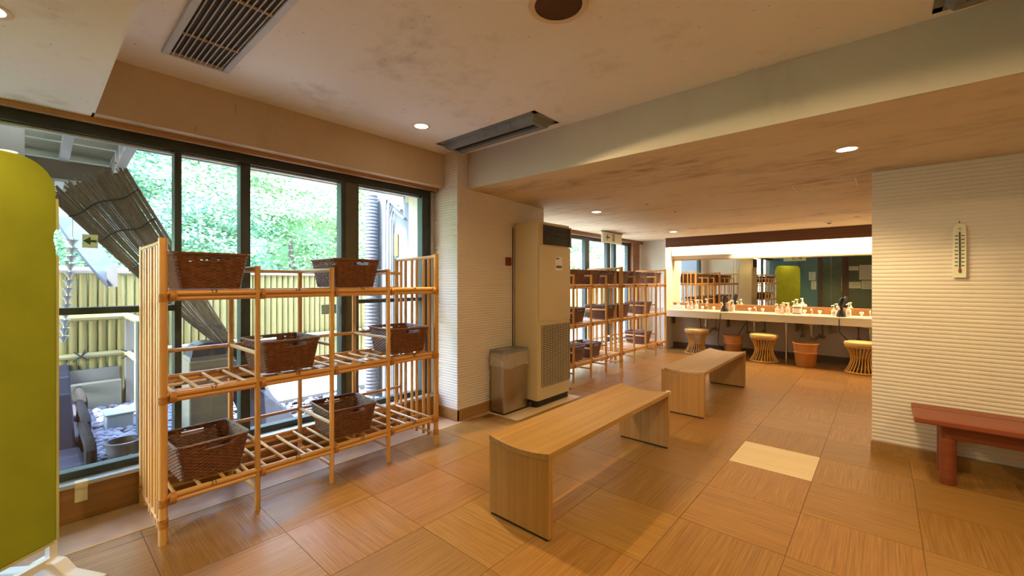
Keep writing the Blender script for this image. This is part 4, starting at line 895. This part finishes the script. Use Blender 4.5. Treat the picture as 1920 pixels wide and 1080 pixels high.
sm = thing('smoke_detector', (-.54, 7.0, 2.03), 'small round smoke detector under the low ceiling before the valance', 'detector')
MB().lathe([(.03, -.022), (.034, -.012), (.05, -.008), (.05, .006)], 20, (-.54, 7.0, 2.0375)).build('housing', M['white'], sm, True); MB().lathe([(.018, -.03), (.022, -.021)], 14, (-.54, 7.0, 2.0375)).build('sensor', M['speaker'], sm, True)
sp = thing('ceiling_speaker', (-1.03, 1.47, 2.40), 'round brown ceiling opening in a pale ring near the picture top', 'speaker')
MB().lathe([(.10, -.004), (.124, -.006), (.126, .0), (.10, .004)], 32, (-1.03, 1.47, 2.4145), False, False).build('ring', M['ring'], sp, True); MB().lathe([(.10, -.001), (.10, .002)], 32, (-1.03, 1.47, 2.4145)).build('mesh_disc', M['speaker'], sp)
ap = thing('access_panel', (-.37, 4.35, 2.04), 'thin outlined access panel in the low ceiling next to the ribbed wall', 'access panel')
def zc(y): return 2.047-(y-4.05)*.0029
MB().box(-.56, -.17, 4.20, 4.53, zc(4.2)-.0035, zc(4.2)+.004).build('lid', M['ceil_low'], ap, False, .001)
for x0, x1, y0, y1 in ((-.575, -.562, 4.185, 4.545), (-.168, -.155, 4.185, 4.545), (-.562, -.168, 4.185, 4.197), (-.562, -.168, 4.533, 4.545)): MB().box(x0, x1, y0, y1, zc(y0)-.006, zc(y0)+.004).build('frame', M['ring'], ap)
# long return grille
vg = thing('return_grille', (-2.2, .58, 2.40), 'long ceiling return grille with thin bars in a metal frame', 'grille')
gx0, gx1, gy0, gy1, gz = -2.74, -1.30, .437, .728, 2.4148
MB().box(gx0+.03, gx1-.03, gy0+.028, gy1-.028, gz-.002, gz+.001).build('filter', M['grille_dark'], vg)
for x0, x1, y0, y1 in ((gx0, gx1, gy0, gy0+.030), (gx0, gx1, gy1-.030, gy1), (gx0, gx0+.016, gy0+.030, gy1-.030), (gx1-.03, gx1, gy0+.030, gy1-.030)): MB().box(x0, x1, y0, y1, gz-.014, gz+.001).build('frame', M['vent_frame'], vg, False, .003)
for i in range(10):
    yy = gy0+.042+(gy1-gy0-.084)*i/9
    MB().box(gx0+.016, gx1-.03, yy-.0016, yy+.0016, gz-.012, gz-.004).build('bar', M['grille_bar'], vg)
for x in (-2.45, -2.0, -1.6): MB().box(x-.002, x+.002, gy0+.03, gy1-.03, gz-.0135, gz-.003).build('cross_bar', M['grille_bar'], vg)
# slot diffusers
def slot(x0, x1, y0, y1, label):
    t = thing('slot_diffuser', ((x0+x1)/2, (y0+y1)/2, 2.37), label, 'diffuser', 'slot diffusers in the upper ceiling')
    z = 2.4148
    for a in ((x0, x1, y0, y0+.045, z-.004, z), (x0, x1, y1-.045, y1, z-.004, z), (x0, x0+.03, y0, y1, z-.004, z), (x1-.03, x1, y0, y1, z-.004, z)): MB().box(*a).build('flange', M['galv'], t)
    xa, xb, ya, yb = x0+.06, x1-.06, y0+.06, y1-.06
    MB().hexa([(xa, ya, z-.045), (xb, ya, z-.045), (xb, ya+.05, z-.045), (xa, ya+.05, z-.045), (xa-.03, ya-.02, z), (xb+.03, ya-.02, z), (xb+.03, ya+.05, z), (xa-.03, ya+.05, z)]).build('cheek', M['galv'], t, False, .003)
    MB().hexa([(xa, yb-.05, z-.045), (xb, yb-.05, z-.045), (xb, yb, z-.045), (xa, yb, z-.045), (xa-.03, yb-.05, z), (xb+.03, yb-.05, z), (xb+.03, yb+.02, z), (xa-.03, yb+.02, z)]).build('cheek', M['galv'], t, False, .003)
    for xx, s in ((xa, 1), (xb, -1)): MB().hexa([(xx, ya+.05, z-.045), (xx+s*.03, ya+.05, z-.045), (xx+s*.03, yb-.05, z-.045), (xx, yb-.05, z-.045), (xx-s*.03, ya+.05, z), (xx+s*.03, ya+.05, z), (xx+s*.03, yb-.05, z), (xx-s*.03, yb-.05, z)]).build('end_cheek', M['galv'], t)
    MB().box(xa+.03, xb-.03, ya+.05, yb-.05, z-.012, z-.002).build('slot_recess', M['grille_dark'], t)
    MB().box(xa+.03, xb-.03, (ya+yb)/2-.004, (ya+yb)/2+.004, z-.04, z-.012).build('blade', M['ac_louver'], t)
slot(-2.85, -1.79, 2.27, 2.56, 'long galvanised slot diffuser hanging under the ceiling beside the beam'); slot(.16, 1.25, 2.30, 2.59, 'second galvanised slot diffuser in the ceiling above the red bench')

# exit signs
def arrow_poly(cx, cy, s): return [(cx-s, cy), (cx-.28*s, cy+.78*s), (cx+.02*s, cy+.78*s), (cx-.48*s, cy+.20*s), (cx+.95*s, cy+.20*s), (cx+.95*s, cy-.20*s), (cx-.48*s, cy-.20*s), (cx+.02*s, cy-.78*s), (cx-.28*s, cy-.78*s)]
def exit_sign(name_loc, W_, H_, label, mw, greenface):
    t = thing('exit_sign', name_loc, label, 'sign')
    def put(name, poly, d0, d1, mat):
        m = MB().prism(poly, 'Z', d0, d1); vs = [mw @ Vector(v) for v in m.v]; m.v = [tuple(v) for v in vs]; return m.build(name, mat, t)
    put('panel', [(-W_/2, -H_/2), (W_/2, -H_/2), (W_/2, H_/2), (-W_/2, H_/2)], -.03, 0, M['sign'])
    put('top_bar', [(-W_/2-.02, H_/2), (W_/2+.05, H_/2), (W_/2+.05, H_/2+.012), (-W_/2-.02, H_/2+.012)], -.02, -.01, M['steel_dark'])
    put('arrow', arrow_poly(-W_*.24, 0, H_*.36), 0, .002, M['sign_green'])
    c = W_*.04; k = H_*.36
    for x0, x1, y0, y1 in ((c-k*.55, c-k*.35, -k, k), (c+k*.40, c+k*.60, -k, k), (c-k*.35, c+k*.40, k*.80, k)): put('doorway', [(x0, y0), (x1, y0), (x1, y1), (x0, y1)], 0, .002, M['sign_green'])
    fig = [(-.10, .30), (.10, .34), (.22, .05), (.12, -.12), (.30, -.45), (.28, -.85), (.16, -.85), (.14, -.50), (-.02, -.28), (-.14, -.60), (-.34, -.75), (-.36, -.62), (-.20, -.50), (-.06, -.10)]
    put('runner', [(c+x*k*.9, y*k) for x, y in fig], 0, .002, M['sign_green']); put('runner_head', [(c+.06*k+.13*k*math.cos(q*.785), .52*k+.13*k*math.sin(q*.785)) for q in range(8)], 0, .002, M['sign_green'])
    return t
exit_sign((-3.3, 6.22, 1.88), .64, .165, 'white exit sign with a dark arrow and doorway, over the far shelves', Matrix(((0, 0, 1, -3.29), (1, 0, 0, 6.22), (0, 1, 0, 1.944), (0, 0, 0, 1))), False)
exit_sign((-2.2, -.5, 1.9), .62, .18, 'exit sign hanging behind the camera, seen in the mirror', Matrix(((-1, 0, 0, -2.2), (0, 0, 1, -.5), (0, 1, 0, 2.005), (0, 0, 0, 1))), True)

# ------------------------------------------------------------------ glazed doors behind the camera, seen in the mirror
dz = 2.11
def fbox(name, x0, x1, z0, z1, mat, y0=-2.72, y1=-2.66, par=None): return MB().box(x0, x1, y0, y1, z0, z1).build(name, mat, par)
d1 = sroot('door_1', (-2.1, -2.69, 0)); d2 = sroot('door_2', (-1.2, -2.69, 0)); d3 = sroot('door_3', (-.2, -2.69, 0))
fbox('door_panel', -3.3, -1.78, .05, dz, M['teal'], -2.719, -2.70, d1); fbox('door_panel', -1.66, -1.08, .05, 1.92, M['shutter'], -2.719, -2.70, d2); fbox('top_light', -1.66, -1.08, 1.92, dz, M['teal'], -2.719, -2.70, d2); fbox('door_panel', -.92, .6, .05, dz, M['shutter'], -2.719, -2.70, d3)
for x0, x1, p in ((-1.78, -1.66, d1), (-1.08, -.92, d2), (-2.36, -2.34, d1), (.6, .7, d3)): fbox('door_frame', x0, x1, 0, dz, M['brownframe'], par=p)
fbox('door_frame', -3.3, .7, 0, .06, M['brownframe'], par=d1)
for i in range(9): z = .5+i*.155; MB().box(-1.66, -1.08, -2.70, -2.688, z, z+.10).build('shutter_slat', M['shutter'], d2)
fbox('door_pull', -1.11, -1.09, .9, 1.4, M['chrome'], -2.66, -2.63, d2)
def notice(x0, x1, z0, z1, label, rows):
    t = thing('notice', ((x0+x1)/2, -2.695, z0), label, 'notice', 'paper notices on the glazed doors')
    MB().box(x0, x1, -2.699, -2.697, z0, z1).build('sheet', M['paper'], t); psh = LAST[0]
    for i in range(rows):
        z = z1-(z1-z0)*(i+.8)/(rows+.8); MB().box(x0+.03, x1-.03-(.05 if i % 3 == 2 else 0), -2.6975, -2.6965, z-.006, z+.006).build('print_line', M['note_ink'], psh)
notice(-2.05, -1.85, 1.28, 1.58, 'upper paper notice on the teal door reflected in the mirror', 5); notice(-1.98, -1.83, .95, 1.25, 'lower paper notice on the teal door reflected in the mirror', 6)
notice(-.62, -.25, 1.30, 1.80, 'large paper notice on the dark door reflected in the mirror', 8); notice(-.90, -.58, 1.0, 1.22, 'wide paper notice on the dark door reflected in the mirror', 3); notice(-.56, -.2, .98, 1.26, 'dense paper notice on the dark door reflected in the mirror', 6); notice(-.9, -.64, 1.62, 1.76, 'narrow paper strip on the dark door reflected in the mirror', 1)
